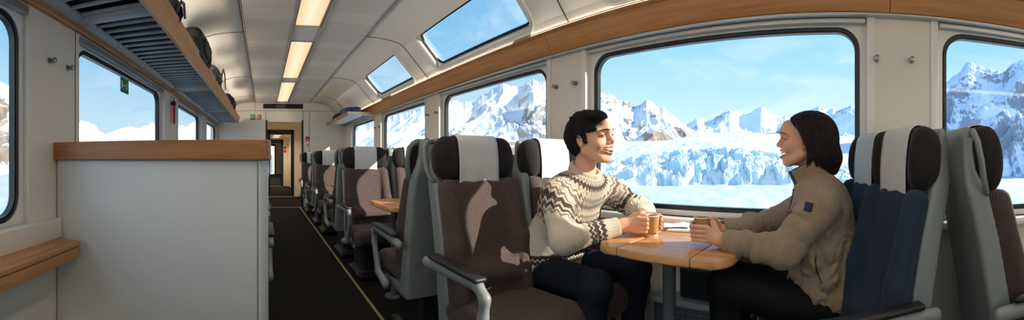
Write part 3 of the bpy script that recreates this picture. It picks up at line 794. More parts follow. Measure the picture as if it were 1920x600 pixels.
# emergency-exit sticker on the left window
t = empty('exit_sticker', (XL-.03, 2.665, 1.60)); t.rotation_euler = (0, 0, PI/2); tag(t, 'green emergency exit sticker on the second left window', 'sign')
MB().box(-.085, .085, 0, .002, 0, .115).build('plate', M['green'], t)
b = MB(); man_icon(b, .045, .028, .062, None)
b.box(-.03, .012, -.0012, 0, .052, .06); b.prism([(-.04, .056), (-.022, .068), (-.022, .044)], -.0012, 0, 'y')
b.box(-.072, -.05, -.0012, 0, .03, .088); b.prism([(-.05, .03), (-.042, .022), (-.042, .08), (-.05, .088)], -.0012, 0, 'y')
b.build('pictogram', M['signwhite'], t)
def small_sign(name, label, x, z, w, h, m, icon, y=YE-.006):
    t = empty(name, (x, y, z)); tag(t, label, 'sign'); MB().rbox(-w/2, w/2, 0, .006, -h/2, h/2, .002).build('plate', m, t)
    b = MB(); icon(b); b.build('pictogram', M['signwhite'], t); return t
def ic_exit(b):
    for q in ((-.045, -.035, -.045, .045), (.035, .045, -.045, .045), (-.045, .045, .036, .045)): b.box(q[0], q[1], -.0012, 0, q[2], q[3])
    man_icon(b, 0, -.035, .06, None)
def ic_ext(b):
    b.rbox(-.024, -.006, -.0012, 0, -.03, .018, .0005); b.box(-.02, -.012, -.0012, 0, .018, .03); b.box(.008, .014, -.0012, 0, -.03, .02); b.prism([(.004, .02), (.018, .02), (.011, .034)], -.0012, 0, 'y')
small_sign('exit_sign', 'green exit pictogram sign on the end wall left of the door', -.245, 1.985, .115, .12, M['green'], ic_exit)
small_sign('fire_sign', 'small red fire equipment sign beside the green exit sign', -.10, 1.985, .08, .095, M['red'], ic_ext)
t = small_sign('alarm_sign', 'red safety label on the end wall right of the door', .965, 1.50, .10, .075, M['red'], lambda b: (b.box(-.03, .03, -.0012, 0, -.006, .004), b.box(-.03, .015, -.0012, 0, -.022, -.014)))
MB().box(-.05, .05, 0, .006, .0385, .062).build('green_band', M['green'], t)
t = empty('door_button', (.965, YE-.004, 1.37)); tag(t, 'small grey button below the red label', 'button'); MB().rbox(-.018, .018, -.006, .004, -.03, .03, .004).build('plate', M['alu'], t); MB().lathe([(.009, 0), (.009, .004), (.004, .006)], 16, Matrix.Rotation(PI/2, 4, 'X')).build('push_button', M['grey_d'], t)
bpy.data.objects['push_button'].location = (0, -.006, .008)
t = empty('display_panel', (.42, YE-.012, 2.225)); tag(t, 'dark passenger display above the gangway door', 'display'); MB().rbox(-.44, .44, 0, .02, -.052, .052, .006).build('housing', M['black'], t); MB().box(-.425, .425, -.002, .0, -.035, .035).build('screen', plain('dark_screen', srgb(40, 24, 20), .15), t)
# emergency hammer on the left pillar
t = empty('emergency_hammer', (XL+.035, 4.0, 1.60)); tag(t, 'red emergency hammer hanging on the left pillar', 'hammer')
sdf_obj('handle', lambda P: rbx(P, (0, 0, -.01), (.012, .024, .115), .010), (-.04, -.05, -.15), (.04, .05, .13), .006, M['red'], t)
MB().rbox(-.02, .02, -.055, .02, .075, .125, .012, 3).build('head', M['black'], t, 50)
MB().tube([(0, .0, .12), (0, .0, .155), (-.02, .0, .18)], .005, 8).build('hook', M['steel'], t)
MB().rbox(-.036, -.02, -.02, .03, .10, .20, .004).build('bracket', M['wall_grey'], t)
# notices on the wall beyond the gangway
for k, (z, m) in enumerate(((1.47, M['red']), (1.33, M['red']), (1.19, M['wall_grey']))):
    o = MB().rbox(-.045, .045, 0, .006, -.05, .05, .003).build('notice_plate', m, loc=(.80, 13.99, z))
    tag(o, ['upper red notice beyond the gangway door', 'lower red notice beyond the gangway door', 'pale notice under the red ones beyond the gangway door'][k], 'notice', 'notices beyond the door')

# --- ceiling lamps along the light strip
lampo = None
for k, (a, b_) in enumerate(((-3.9, -2.2), (-1.95, -.2), (0.0, 1.6), (1.9, 3.33), (3.80, 5.55), (5.88, 7.9))):
    t = empty('ceiling_lamp', (CX-.006, (a+b_)/2, ZC)); L = (b_-a)/2
    tag(t, ['warm ceiling lamp panel farthest behind the camera', 'warm ceiling lamp panel behind the woman', 'warm ceiling lamp panel above the near seats', 'largest warm lamp panel at the top of the ceiling strip', 'middle warm lamp panel of the ceiling strip', 'farthest warm lamp panel, near the end wall'][k], 'ceiling lamp', 'ceiling lamps in the strip')
    MB().rbox(-.112, .112, -L, L, .004, .03, .006).build('diffuser', M['lamp'], t)
    f = MB(); f.ringplate([(-.126, -L-.016), (.126, -L-.016), (.126, L+.016), (-.126, L+.016)], [(-.11, -L), (.11, -L), (.11, L), (-.11, L)], -.003, .03); f.build('lamp_frame', M['alu'], t)
ys = [-4.2, -3.9, -2.2, -1.95, -.2, 0, 1.6, 1.9, 3.33, 3.8, 5.55, 5.88, 7.9, 8.1]
for i in range(0, len(ys), 2): trim(MB().box(.274, .526, ys[i]+.015, ys[i+1]-.015, ZC+.004, ZC+.03), M['white'])
for fk, (y, x, z, k) in enumerate(((9.2, .42, 2.078, 0), (12.4, .44, 1.838, 0), (13.4, .44, 1.838, 0))):
    o = MB().rbox(-.12, .12, -.5 if k else -.22, .5 if k else .22, -.012, 0, .004).build('far_lamp', M['lamp'], loc=(x, y, z)); tag(o, ['small lamp in the vestibule ceiling beyond the door', 'nearer lamp in the low gangway ceiling', 'farther lamp in the low gangway ceiling'][fk], 'ceiling lamp')
# seats of the next carriage
for k, (x, y) in enumerate(((-.12, 15.8), (1.08, 15.8), (-.12, 17.6), (1.08, 17.6))):
    seat(['left seat nearest in the next carriage', 'right seat nearest in the next carriage', 'left seat farther back in the next carriage', 'right seat farther back in the next carriage'][k], 'seats of the next carriage', x, y, -1, aisle=False)
# ================================================================== the two travellers
def skin_mat():
    t = NT('skin'); a = t.n('ShaderNodeAttribute'); a.attribute_name = 'tint'
    t.put(t.b.inputs['Base Color'], a.outputs['Color']); t.set(Roughness=.48)
    t.b.inputs['Subsurface Weight'].default_value = .12; t.b.inputs['Subsurface Radius'].default_value = (.012, .005, .003); t.b.inputs['Subsurface Scale'].default_value = .6
    t.b.inputs['Specular IOR Level'].default_value = .35; t.bump(t.noise(t.co(), 900, 2), .04, .0005); return t.m
M['skin'] = skin_mat()
def hair_mat(name, c):
    t = NT(name); a = t.n('ShaderNodeAttribute'); a.attribute_name = 'flow'; sp = t.n('ShaderNodeSeparateXYZ'); t.put(sp.inputs[0], a.outputs['Vector'])
    cv = t.n('ShaderNodeCombineXYZ'); t.put(cv.inputs[0], t.math('MULTIPLY', sp.outputs[0], 160)); t.put(cv.inputs[1], t.math('MULTIPLY', sp.outputs[1], 7)); t.put(cv.inputs[2], t.math('MULTIPLY', sp.outputs[2], 7))
    nz = t.noise(cv.outputs[0], 1, 4, .6)
    t.put(t.b.inputs['Base Color'], t.ramp(nz, [(.3, c), (.75, tuple(x*2.4+.004 for x in c[:3])+(1,))])); t.set(Roughness=.5); t.b.inputs['Specular IOR Level'].default_value = .28
    t.bump(nz, .5, .002); return t.m
M['hair_m'] = hair_mat('black_hair', srgb(20, 17, 17)); M['hair_w'] = hair_mat('dark_brown_hair', srgb(27, 20, 18))
M['teeth'] = plain('teeth', srgb(240, 232, 218), .25); M['eye'] = plain('eye_dark', srgb(18, 12, 10), .12); M['brow'] = plain('brow_hair', srgb(30, 22, 20), .7)
SKIN = np.array(srgb(222, 170, 138)[:3]); LIP = np.array(srgb(178, 92, 84)[:3]); MOUTH = np.array(srgb(70, 24, 24)[:3]); BLUSH = np.array(srgb(216, 142, 116)[:3])

def frame(fwd, roll=0):
    f = nrm(fwd); r = nrm(np.cross(f, [0, 0, 1])); u = np.cross(r, f)
    c, s = math.cos(roll), math.sin(roll); r, u = r*c+u*s, u*c-r*s
    return np.stack([r, f, u], 1)                          # local = (P-c) @ R
def f_face(q, fem=0):
    "head in its own axes: x right, y forward, z up; chin at -.115, crown at .12"
    d = ell(q, (0, -.018, .030), (.077, .098, .090))
    d = smin(d, ell(q, (0, .020, -.028), (.064-.003*fem, .070, .080)), .03)
    d = smin(d, ell(q, (0, .066, -.098), (.022, .018, .017)), .03)
    for s in (-1, 1):
        d = smin(d, cap(q, (s*.056, -.005, -.055), (s*.030, .055, -.094), .020-.003*fem, .015), .028)
        d = smin(d, ell(q, (s*.040, .062, -.030), (.025, .021, .022)), .02)
        d = smin(d, cap(q, (s*.016, .089, .026), (s*.046, .070, .028), .010, .008), .02)
    d = smin(d, cap(q, (0, .084, .040), (0, .080, .065), .02), .04)
    for s in (-1, 1): d = smax(d, -ell(q, (s*.032, .099, .008), (.019, .015, .009)), .014)
    d = smin(d, ell(q, (0, .083, -.058), (.030, .018, .020)), .018)          # muzzle
    d = smin(d, cap(q, (0, .090, .014), (0, .109, -.024), .0075, .0105), .012)
    for s in (-1, 1):
        d = smin(d, ell(q, (s*.0125, .097, -.029), (.0085, .010, .008)), .006)
        d = smin(d, ell(q, (s*.0315, .0805, .0065), (.0150, .0125, .0100)), .003)   # lids
        d = smax(d, -cap(q, (s*.0175, .0935, .0055+.0005), (s*.046, .0825, .0045), .0017), .0025)   # smiling slit
    # laughing mouth: opening curved upwards at the corners
    qc = q.copy(); qc[:, 2] -= 6.5*q[:, 0]**2
    d = smin(d, chain(qc, [(-.037, .0745, -.0475), (0, .0985, -.0490), (.037, .0745, -.0475)], [.0022, .0036, .0022], .004), .006)
    d = smin(d, chain(qc, [(-.035, .0735, -.0715), (0, .0930, -.0775), (.035, .0735, -.0715)], [.0025, .0046, .0025], .004), .007)
    d = smax(d, -ell(qc, (0, .093, -.0622), (.0395, .040, .0104)), .003)
    for s in (-1, 1):                                       # ears
        Re = rotm(ay=s*.25, az=-s*.35)
        e = ell(q, (s*.080, -.012, -.008), (.010, .020, .032), Re); e = smax(e, -ell(q, (s*.090, -.008, -.004), (.008, .011, .020), Re), .005)
        d = smin(d, e, .006)
        d = smax(d, -cap(q, (s*.022, .104, -.028), (s*.046, .073, -.062), .002), .010)   # laugh line
    return d
def face_tint(q):
    t = np.repeat(SKIN[None], len(q), 0)
    def mixin(w, c):
        w = np.clip(w, 0, 1)[:, None]; t[:] = t*(1-w)+c*w
    qc = q.copy(); qc[:, 2] -= 6.5*q[:, 0]**2
    for s in (-1, 1): mixin(.55*np.exp(-(((q[:, 0]-s*.042)/.022)**2+((q[:, 1]-.075)/.03)**2+((q[:, 2]+.03)/.02)**2)), BLUSH)
    mixin(.6*np.exp(-((q[:, 0]/.012)**2+((q[:, 1]-.115)/.014)**2+((q[:, 2]+.024)/.012)**2)), BLUSH)
    lips = np.minimum(chain(qc, [(-.037, .0745, -.0475), (0, .1005, -.0495), (.037, .0745, -.0475)], [.003, .005, .003]), chain(qc, [(-.029, .081, -.0745), (0, .0965, -.0815), (.029, .081, -.0745)], [.0034, .006, .0034]))
    mixin((.0022-lips)/.002*.45, LIP)
    mixin(((-ell(qc, (0, .093, -.0622), (.0400, .036, .0108)))+.0006)/.001*(q[:, 1] < .086), MOUTH)
    return t
def f_hand(P, fore, wrist, mcp, pip, dip, tip, thumb, s=1.0):
    d = cap(P, fore, wrist, .029*s, .0245*s); palm = None
    for i in range(4):
        c = cap(P, wrist, mcp[i], .021*s, .0112*s); palm = c if palm is None else smin(palm, c, .014)
    d = smin(d, palm, .015)
    for i in range(4):
        k = (1, 1.02, .97, .86)[i]*s
        c = chain(P, [mcp[i], pip[i], dip[i], tip[i]], [.0108*k, .0096*k, .0086*k, .0072*k], .003)
        d = smin(d, c, .0028)
    return smin(d, chain(P, thumb, [.018*s, .0135*s, .0108*s, .0082*s], .006), .006)
def head_parts(root, o, c, R, s, fem):
    to = lambda q: (c+(np.asarray(q)*s)@R.T)-o
    def on(x, z, off=.0):                                  # point of the face surface at (x, z)
        lo, hi = .02, .14
        for _ in range(24):
            m = (lo+hi)/2
            if f_face(np.array([[x, m, z]]), fem)[0] < 0: lo = m
            else: hi = m
        return (x, lo+off, z)
    for sg in (-1, 1):
        b = MB(); K = np.linspace(0, 1, 11); b.tube([to(on(sg*(.0165+.0320*k), .0058+.0042*math.sin(PI*k)-.0030*k, .0006)) for k in K], [.0009+.0015*math.sin(PI*min(1, k+.12)) for k in K], 6)
        b.build('eye_lash_line', M['eye'], root, 180)
        b = MB(); b.tube([to(on(sg*(.013+.040*k), .0255+.0050*math.sin(PI*(k*.75+.1))-.003*k*k, .0004)) for k in K], [(.0016+.0016*math.sin(PI*min(1, .25+k*.8)))*(1 if not fem else .8) for k in K], 6)
        b.build('eyebrow', M['brow'], root, 180)
    b = MB(); ring = []
    for k in np.linspace(-1, 1, 13):
        x = .0350*k; y = .0945-.0215*k*k; zz = 6.5*x*x; h = .0095*(1-.35*k*k)
        ring.append([to((x, y, -.0535+zz)), to((x, y+.0018, -.056+zz)), to((x, y+.0016, -.0535-h+zz)), to((x, y-.003, -.0535-h+zz)), to((x, y-.003, -.0535+zz))])
    b.loft(ring); b.build('upper_teeth', M['teeth'], root, 180)

def strands(name, fn, hc, R, hs, V, flow, n, L, rad, m, root, o, seed, lift=.004, steps=7, fem=False):
    "separate locks combed over the hair volume: thin tapered strips that follow its surface"
    rng = np.random.RandomState(seed); P = V[rng.choice(len(V), n)]; L = L*(.6+.8*rng.rand(n))[:, None]; zz = ((P-hc)@R/hs)[:, 2]
    if fem: L = np.minimum(L, np.maximum(zz+.136, .008)[:, None])
    jit = rng.normal(size=(n, 3))*(.10 if fem else .22); e = .0015; pts = [P]
    def grad(P):
        g = np.stack([fn(P+np.eye(3)[k]*e)-fn(P-np.eye(3)[k]*e) for k in range(3)], 1); return g/np.maximum(np.linalg.norm(g, axis=1), 1e-9)[:, None]
    for k in range(steps):
        g = grad(P); q = (P-hc)@R/hs; d = flow(q)@R.T+jit; d = d-(d*g).sum(1)[:, None]*g; d /= np.maximum(np.linalg.norm(d, axis=1), 1e-6)[:, None]
        P = P+d*L/steps; g = grad(P); tgt = .0008+lift*((k+1)/steps)**2
        P = P-g*np.clip(fn(P)-tgt, -.01, .006)[:, None]; pts.append(P)
    A = np.stack(pts, 1); T_ = np.gradient(A, axis=1); T_ /= np.maximum(np.linalg.norm(T_, axis=2), 1e-9)[..., None]
    N_ = np.stack([grad(A[:, k]) for k in range(A.shape[1])], 1); B_ = np.cross(T_, N_); K = A.shape[1]
    w = rad*np.sin(np.clip(np.linspace(.18, 1.0, K), 0, 1)*PI)[None, :, None]**.7+.0001
    ring = np.stack([A+B_*w, A+N_*w*.55, A-B_*w, A-N_*w*.4], 2); VV = ring.reshape(-1, 3); F = []
    base = np.arange(n)[:, None]*K*4
    for k in range(K-1):
        for j in range(4): F.append(np.concatenate([base+k*4+j, base+k*4+(j+1) % 4, base+(k+1)*4+(j+1) % 4, base+(k+1)*4+j], 1))
    q = (VV-hc)@R/hs; idx = np.repeat(np.arange(n), K*4).astype(float)
    return np_mesh(name, VV-o, np.concatenate(F), m, root, None, 180, {'flow': np.stack([idx*.013, q[:, 1], q[:, 2]], 1)})

def surf(f, o, d, lo=.0, hi=.5, off=0.0):
    "where a ray from inside leaves the surface"
    o = np.asarray(o, float); d = nrm(d)
    for _ in range(30):
        m = (lo+hi)/2
        if f((o+d*m)[None])[0] < off: lo = m
        else: hi = m
    return o+d*lo
def hit(f, px, py, t0=.9, t1=2.2):
    a = at(px, py, 1.0); d = a-np.array([0, 0, HC]); o = np.array([0, 0, HC]); t = t0
    for _ in range(200):
        v = f((o+d*t)[None])[0]
        if v < .0008: return o+d*t
        t += max(v*.7, .0008)
        if t > t1: return None
    return o+d*t

def knit():
    t = NT('fair_isle_wool'); a = t.n('ShaderNodeAttribute'); a.attribute_name = 'knit'; sp = t.n('ShaderNodeSeparateXYZ'); t.put(sp.inputs[0], a.outputs['Vector'])
    yd, ang, rib = sp.outputs; b2 = t.n('ShaderNodeAttribute'); b2.attribute_name = 'bands'; s2 = t.n('ShaderNodeSeparateXYZ'); t.put(s2.inputs[0], b2.outputs['Vector'])
    cream, dark, brown, grey = srgb(226, 212, 188), srgb(62, 50, 47), srgb(126, 104, 96), srgb(182, 168, 152)
    ydq = t.math('SNAP', yd, .0058)
    tri = t.math('PINGPONG', t.math('MULTIPLY', ang, 40/(2*PI)*2), 1)
    tri2 = t.math('PINGPONG', t.math('MULTIPLY', ang, 20/(2*PI)*2), 1)
    v = t.math('ADD', ydq, t.math('MULTIPLY', tri, .016)); f = t.math('DIVIDE', t.math('SUBTRACT', v, .085), .26, clamp=True)
    def const(fac, stops):
        nd = t.t.nodes.new('ShaderNodeValToRGB'); nd.color_ramp.interpolation = 'CONSTANT'; t.put(nd.inputs[0], fac); e = nd.color_ramp.elements
        while len(e) < len(stops): e.new(.5)
        for k, (p, c) in enumerate(stops): e[k].position = p; e[k].color = c
        return nd.outputs[0]
    yoke = const(f, [(0, cream), (.06, brown), (.10, cream), (.14, dark), (.235, cream), (.27, grey), (.30, cream), (.345, brown), (.385, cream), (.43, brown), (.50, cream), (.53, grey), (.57, cream), (.61, brown), (.66, cream), (.70, dark), (.80, cream), (.84, dark), (.90, cream), (.94, brown), (.97, cream)])
    # flecks of the opposite colour between the zigzags
    fl = t.math('MULTIPLY', t.math('GREATER_THAN', tri2, .80), t.math('GREATER_THAN', t.math('SINE', t.math('MULTIPLY', ydq, 300)), .45))
    inside = t.math('MULTIPLY', t.math('GREATER_THAN', f, .05), t.math('LESS_THAN', f, .97))
    yoke = t.mix(t.math('MULTIPLY', t.math('MULTIPLY', fl, inside), .75), yoke, brown)
    zz = t.math('ADD', s2.outputs[0], t.math('MULTIPLY', t.math('PINGPONG', s2.outputs[1], 1), .012))
    cuffb = const(t.math('DIVIDE', zz, .1, clamp=True), [(0, cream), (.22, dark), (.42, cream), (.50, dark), (.74, cream), (.80, dark), (.93, cream)])
    col = t.mix(s2.outputs[2], yoke, cuffb)
    nz = t.noise(t.co(), 260, 3); st = t.math('SINE', t.math('MULTIPLY', yd, 2*PI/.0058)); sa = t.math('SINE', t.math('MULTIPLY', ang, 210))
    col = t.mix(t.math('MULTIPLY', nz, .30), col, brown)
    t.put(t.b.inputs['Base Color'], col); t.set(Roughness=.95); t.b.inputs['Specular IOR Level'].default_value = .1; t.b.inputs['Sheen Weight'].default_value = .15
    ribv = t.math('MULTIPLY', rib, 1.0)
    hgt = t.math('ADD', t.math('MULTIPLY', t.math('MULTIPLY', st, sa), .5), t.math('MULTIPLY', nz, .8))
    t.bump(t.math('ADD', hgt, t.math('MULTIPLY', ribv, 1.3)), .55, .004); return t.m
M['knit'] = knit()
M['jeans'] = plain('dark_denim', srgb(22, 28, 38), .85, bump=.2, bscale=500, spec=.2); M['trousers'] = plain('black_trousers', srgb(15, 15, 17), .8, bump=.1, spec=.2)
M['shoe'] = plain('dark_shoe', srgb(30, 27, 25), .5); M['sole'] = plain('shoe_sole', srgb(150, 145, 138), .7)
def fleece():
    t = NT('sand_fleece'); c = t.co(); n1 = t.noise(c, 120, 5, .75); n2 = t.noise(c, 34, 4, .6)
    t.put(t.b.inputs['Base Color'], t.mix(t.math('MULTIPLY_ADD', n1, .6, t.math('MULTIPLY', n2, .4)), srgb(196, 170, 138), srgb(134, 112, 86)))
    t.set(Roughness=1); t.b.inputs['Specular IOR Level'].default_value = .05; t.b.inputs['Sheen Weight'].default_value = .35
    t.bump(t.math('ADD', n1, t.math('MULTIPLY', n2, .8)), 1.0, .009); return t.m
M['fleece'] = fleece(); M['navy'] = plain('navy_trim', srgb(24, 36, 50), .7, bump=.1)

def arm_noise(P, a, b, amp, k, seed):
    "sleeve folds: rings of uneven depth across the limb"
    a = np.asarray(a); ax = nrm(np.asarray(b)-a); L = np.linalg.norm(np.asarray(b)-a); t = (P-a)@ax; rad = np.linalg.norm(P-a-t[:, None]*ax, axis=1)
    w = np.clip(1-np.abs(t/L-.5)*1.7, 0, 1)*(rad < .13)
    q = np.stack([t*k, (P@np.array([.3, .5, 1.]))*6, (P@np.array([1., -.4, .2]))*6], 1)
    return amp*w*(1.6*np.abs(perlin(q+seed))-.45)

def shoes(root, o, ankles, dirs, lab):
    for a, d in zip(ankles, dirs):
        d = nrm([d[0], d[1], 0]); s = np.array([-d[1], d[0], 0]); a = np.array(a)
        def f(P):
            q = np.stack([(P-a)@s, (P-a)@d, P[:, 2]], 1)
            e = chain(q, [(0, -.05, .05), (0, .06, .045), (0, .15, .035)], [.042, .04, .032], .02); e = smin(e, cap(q, (0, -.02, .05), (0, -.015, .11), .042), .03)
            return np.maximum(e, -(P[:, 2]-.004))
        V, F = sdf_mesh(f, a+[-.25, -.25, -.02-a[2]], a+[.25, .25, .18-a[2]], .009); np_mesh('shoe', V-o, F, M['shoe'], root)

# ---------------------------------------------------------------- the man
o = np.array([1.40, 1.30, 0.]); hs = 1.06
hc = np.array([1.404, 1.130, 1.188]); R = frame((.02, -.985, .12), roll=-.05)
nb = np.array([1.400, 1.185, 1.005])
shR, shL = np.array([1.225, 1.205, .925]), np.array([1.575, 1.165, .93])
elR, elL = np.array([1.150, 1.085, .745]), np.array([1.655, .995, .815])
c = CUP_M; th = (1222-X0)/FPX; u = np.array([-math.sin(th), -math.cos(th), 0]); r = np.array([math.cos(th), -math.sin(th), 0])
H = lambda a, b, z: c*np.array([1, 1, 0])+a*r+b*u+np.array([0, 0, z])
wrR = H(-.128, .030, .795)
fz = [.826, .806, .787, .770]
hR = dict(fore=wrR+nrm(elR-wrR)*.09, wrist=wrR, mcp=[H(-.062, .040-.003*abs(i-1), fz[i]) for i in range(4)], pip=[H(-.023-.004*(i == 3), .047-.003*i, fz[i]-.002) for i in range(4)],
          dip=[H(-.032, .024, fz[i]-.003) for i in range(4)], tip=[H(-.050, .019, fz[i]-.003) for i in range(4)],
          thumb=[H(-.112, .012, .808), H(-.078, .010, .832), H(-.050, .016, .843), H(-.026, .020, .838)], s=1.12)
wrL = np.array([1.545, .945, .805])
hL = dict(fore=wrL+nrm(elL-wrL)*.09, wrist=wrL, mcp=[H(-.030+.004*i, -.058, .835-.019*i) for i in range(4)], pip=[H(.012, -.054, .832-.019*i) for i in range(4)],
          dip=[H(.036, -.034, .830-.019*i) for i in range(4)], tip=[H(.044, -.014, .829-.019*i) for i in range(4)],
          thumb=[H(-.068, -.045, .828), H(-.052, -.022, .845), H(-.043, -.002, .848), H(-.040, .014, .842)], s=1.08)
hipR, hipL, knR, knL, anR, anL = [np.array(v) for v in ((1.30, 1.36, .52), (1.50, 1.36, .52), (1.235, .975, .545), (1.56, .97, .545), (1.24, 1.06, .10), (1.56, 1.02, .10))]
def body_trunk(nb, shs, els, wrs, hips, kns, ans, spine, hc):
    def f(P):
        d = chain(P, spine, [.095, .095, .10, .055], .05)
        d = smin(d, cap(P, shs[0], shs[1], .05), .04)
        for s_, e_, w_ in zip(shs, els, wrs): d = smin(d, chain(P, [s_, e_, w_], [.045, .036, .026], .02), .03)
        for h_, k_, a_ in zip(hips, kns, ans): d = smin(d, chain(P, [h_, k_, a_], [.062, .048, .032], .02), .03); d = smin(d, cap(P, a_, (a_[0], a_[1]+.0, .05), .03), .02)
        return d
    return f
def build_body(root_label, o, hc, R, hs, nb, trunk, hands, fem, lo, hi):
    def f_hn(P):
        q = (P-hc)@R/hs; d = f_face(q, fem)*hs
        nk = hc+R@np.array([0, -.035, -.055])*hs
        d = smin(d, chain(P, [nk, nb+np.array([0, 0, .01]), nb-np.array([0, 0, .06])], [.052 if not fem else .045, .054 if not fem else .047, .065], .03), .018)
        return d
    V1, F1 = sdf_mesh(f_hn, hc-np.array([.16, .16, .30]), hc+np.array([.16, .16, .17]), .0021)
    t1 = face_tint((V1-hc)@R/hs)
    V2, F2 = sdf_mesh(trunk, lo, hi, .010); Vs, Fs, Ts = [V1, V2], [F1, F2+len(V1)], [t1, np.repeat(SKIN[None], len(V2), 0)]
    n = len(V1)+len(V2)
    for h in hands:
        pts = np.array([h['wrist'], h['fore']]+h['mcp']+h['pip']+h['dip']+h['tip']+h['thumb'])
        V, F = sdf_mesh(lambda P: f_hand(P, **h), pts.min(0)-.035, pts.max(0)+.035, .0017)
        tt = np.repeat(SKIN[None], len(V), 0)
        for p in h['pip']+h['tip']+h['mcp']:
            w = .45*np.exp(-((V-p)**2).sum(1)/.011**2)[:, None]; tt = tt*(1-w)+BLUSH*w
        Vs.append(V); Fs.append(F+n); Ts.append(tt); n += len(V)
    ob = np_mesh('person', np.concatenate(Vs)-o, np.concatenate(Fs), M['skin'], None, tuple(o), 180, {'tint': np.concatenate(Ts)})
    tag(ob, root_label, 'person', 'two travellers at the table'); head_parts(ob, o, hc, R, hs, fem); return ob
spineM = [np.array([1.40, 1.40, .50]), np.array([1.40, 1.36, .68]), np.array([1.40, 1.25, .88]), nb]
man = build_body('laughing man with short black hair in a patterned cream sweater, holding a cup', o, hc, R, hs, nb,
                 body_trunk(nb, (shR, shL), (elR, elL), (wrR, wrL), (hipR, hipL), (knR, knL), (anR, anL), spineM, hc), (hR, hL), 0, (1.0, .7, 0.0), (1.8, 1.6, 1.12))
def sweater_core(P):
    d = ell(P, (1.40, 1.405, .55), (.195, .150, .13)); d = smin(d, ell(P, (1.40, 1.37, .66), (.190, .145, .17)), .06)
    d = smin(d, ell(P, (1.40, 1.275, .84), (.195, .135, .19)), .07); d = smin(d, ell(P, (1.40, 1.195, .955), (.15, .095, .085)), .05)
    d = smin(d, cap(P, shR, shL, .066), .05)
    return d
def f_sweater(P):
    d = sweater_core(P)
    d = d+.010*fbm(P*np.array([7, 7, 11])+2, 3)*np.clip((.95-P[:, 2])*6, 0, 1)
    aR = chain(P, [shR, elR, wrR+nrm(elR-wrR)*.03], [.074, .060, .041], .03); aL = chain(P, [shL, elL, wrL+nrm(elL-wrL)*.03], [.074, .060, .041], .03)
    d = smin(d, aR, .03); d = smin(d, aL, .03)
    d = d+arm_noise(P, elR, wrR, .007, 26, 1)+arm_noise(P, shR, elR, .009, 20, 5)+arm_noise(P, elL, wrL, .008, 26, 9)+arm_noise(P, shL, elL, .009, 20, 12)
    for w_, e_ in ((wrR, elR), (wrL, elL)):
        ax = nrm(e_-w_); d = smin(d, cap(P, w_+ax*.030, w_+ax*.085, .041, .045), .006); d = np.maximum(d, np.where(np.linalg.norm(P-w_, axis=1) < .14, -((P-w_)@ax-.024), -1))
        d = smax(d, -cap(P, w_-ax*.05, w_+ax*.06, .031), .004)
    hem = P[:, 2]-(.495+.10*(1.40-P[:, 1])); d = smax(d, -hem, .012)
    d = d-.008*np.exp(-((hem-.03)/.02)**2)*(sweater_core(P) > -.04)
    nax = nrm(np.array([0, -.52, 1.])); q = P-(nb+np.array([0, -.008, .026])); h = q@nax; rad = np.linalg.norm(q-h[:, None]*nax, axis=1)
    d = smin(d, np.sqrt((rad-.073)**2+(np.maximum(np.abs(h)-.012, 0))**2)-.0105, .012)
    return smax(d, -np.maximum(rad-.063, -(h+.06)), .006)
def knit_attrs(V):
    q = V-(nb+np.array([0, -.01, .045])); yd = np.linalg.norm(q*np.array([1, 1, 1]), axis=1); ang = np.arctan2(q[:, 0], -q[:, 1]); rib = np.zeros(len(V)); b0 = np.zeros(len(V)); b1 = np.zeros(len(V)); b2 = np.zeros(len(V))
    for w_, e_, s_ in ((wrR, elR, shR), (wrL, elL, shL)):
        ax = nrm(e_-w_); t = (V-w_)@ax; rad = np.linalg.norm(V-w_-t[:, None]*ax, axis=1); L = np.linalg.norm(e_-w_); near = (rad < .085) & (t < L*.75) & (t > -.03)
        e1 = nrm(np.cross(ax, [0, 0, 1])); e2 = np.cross(ax, e1); a = np.arctan2((V-w_)@e1, (V-w_)@e2)
        m = near & (t < .082); rib[m] = np.sin(a[m]*26); yd[near] = .5
        ang = np.where(near, a*.35, ang); m = near & (t >= .085); b0[m] = t[m]-.078; b1[m] = a[m]*4.0; b2[m] = 1
        ud = nrm(s_-e_); t2 = (V-e_)@ud; r2 = np.linalg.norm(V-e_-t2[:, None]*ud, axis=1)
    hem = V[:, 2]-(.495+.10*(1.40-V[:, 1])); m = (hem < .055) & (np.linalg.norm(V-elR, axis=1) > .1); rib[m] = np.sin(np.arctan2(V[m, 0]-1.4, V[m, 1]-1.38)*60); yd[m] = .5
    m = (hem >= .055) & (hem < .115) & (b2 < .5) & (np.linalg.norm(V-elR, axis=1) > .12) & (V[:, 1] > 1.15); b0[m] = hem[m]-.05; b1[m] = np.arctan2(V[m, 0]-1.4, V[m, 1]-1.38)*14; b2[m] = 1
    nax = nrm(np.array([0, -.52, 1.])); qq = V-(nb+np.array([0, -.008, .026])); h = qq@nax; rr = np.linalg.norm(qq-h[:, None]*nax, axis=1); m = (rr < .090) & (h > -.022); rib[m] = np.sin(np.arctan2(qq[m, 0], qq[m, 1])*34); yd[m] = .5
    return {'knit': np.stack([yd, ang, rib], 1), 'bands': np.stack([b0, b1, b2], 1)}
V, F = sdf_mesh(f_sweater, (1.02, .80, .44), (1.80, 1.62, 1.12), .0042)
s = np_mesh('sweater', V-o, F, M['knit'], man, None, 180, knit_attrs(V)); s['label'] = 'cream wool sweater with a dark patterned yoke'
def legs(hips, kns, ans, rad, seatc, seatr, fold=0):
    def f(P):
        d = ell(P, seatc, seatr)
        for h_, k_, a_ in zip(hips, kns, ans):
            d = smin(d, chain(P, [h_, k_, a_-np.array([0, 0, .03])], rad, .03), .03)
        d = d+.006*fbm(P*np.array([9, 14, 14]), 3)
        return np.maximum(d, -(P[:, 2]-.075))
    return f
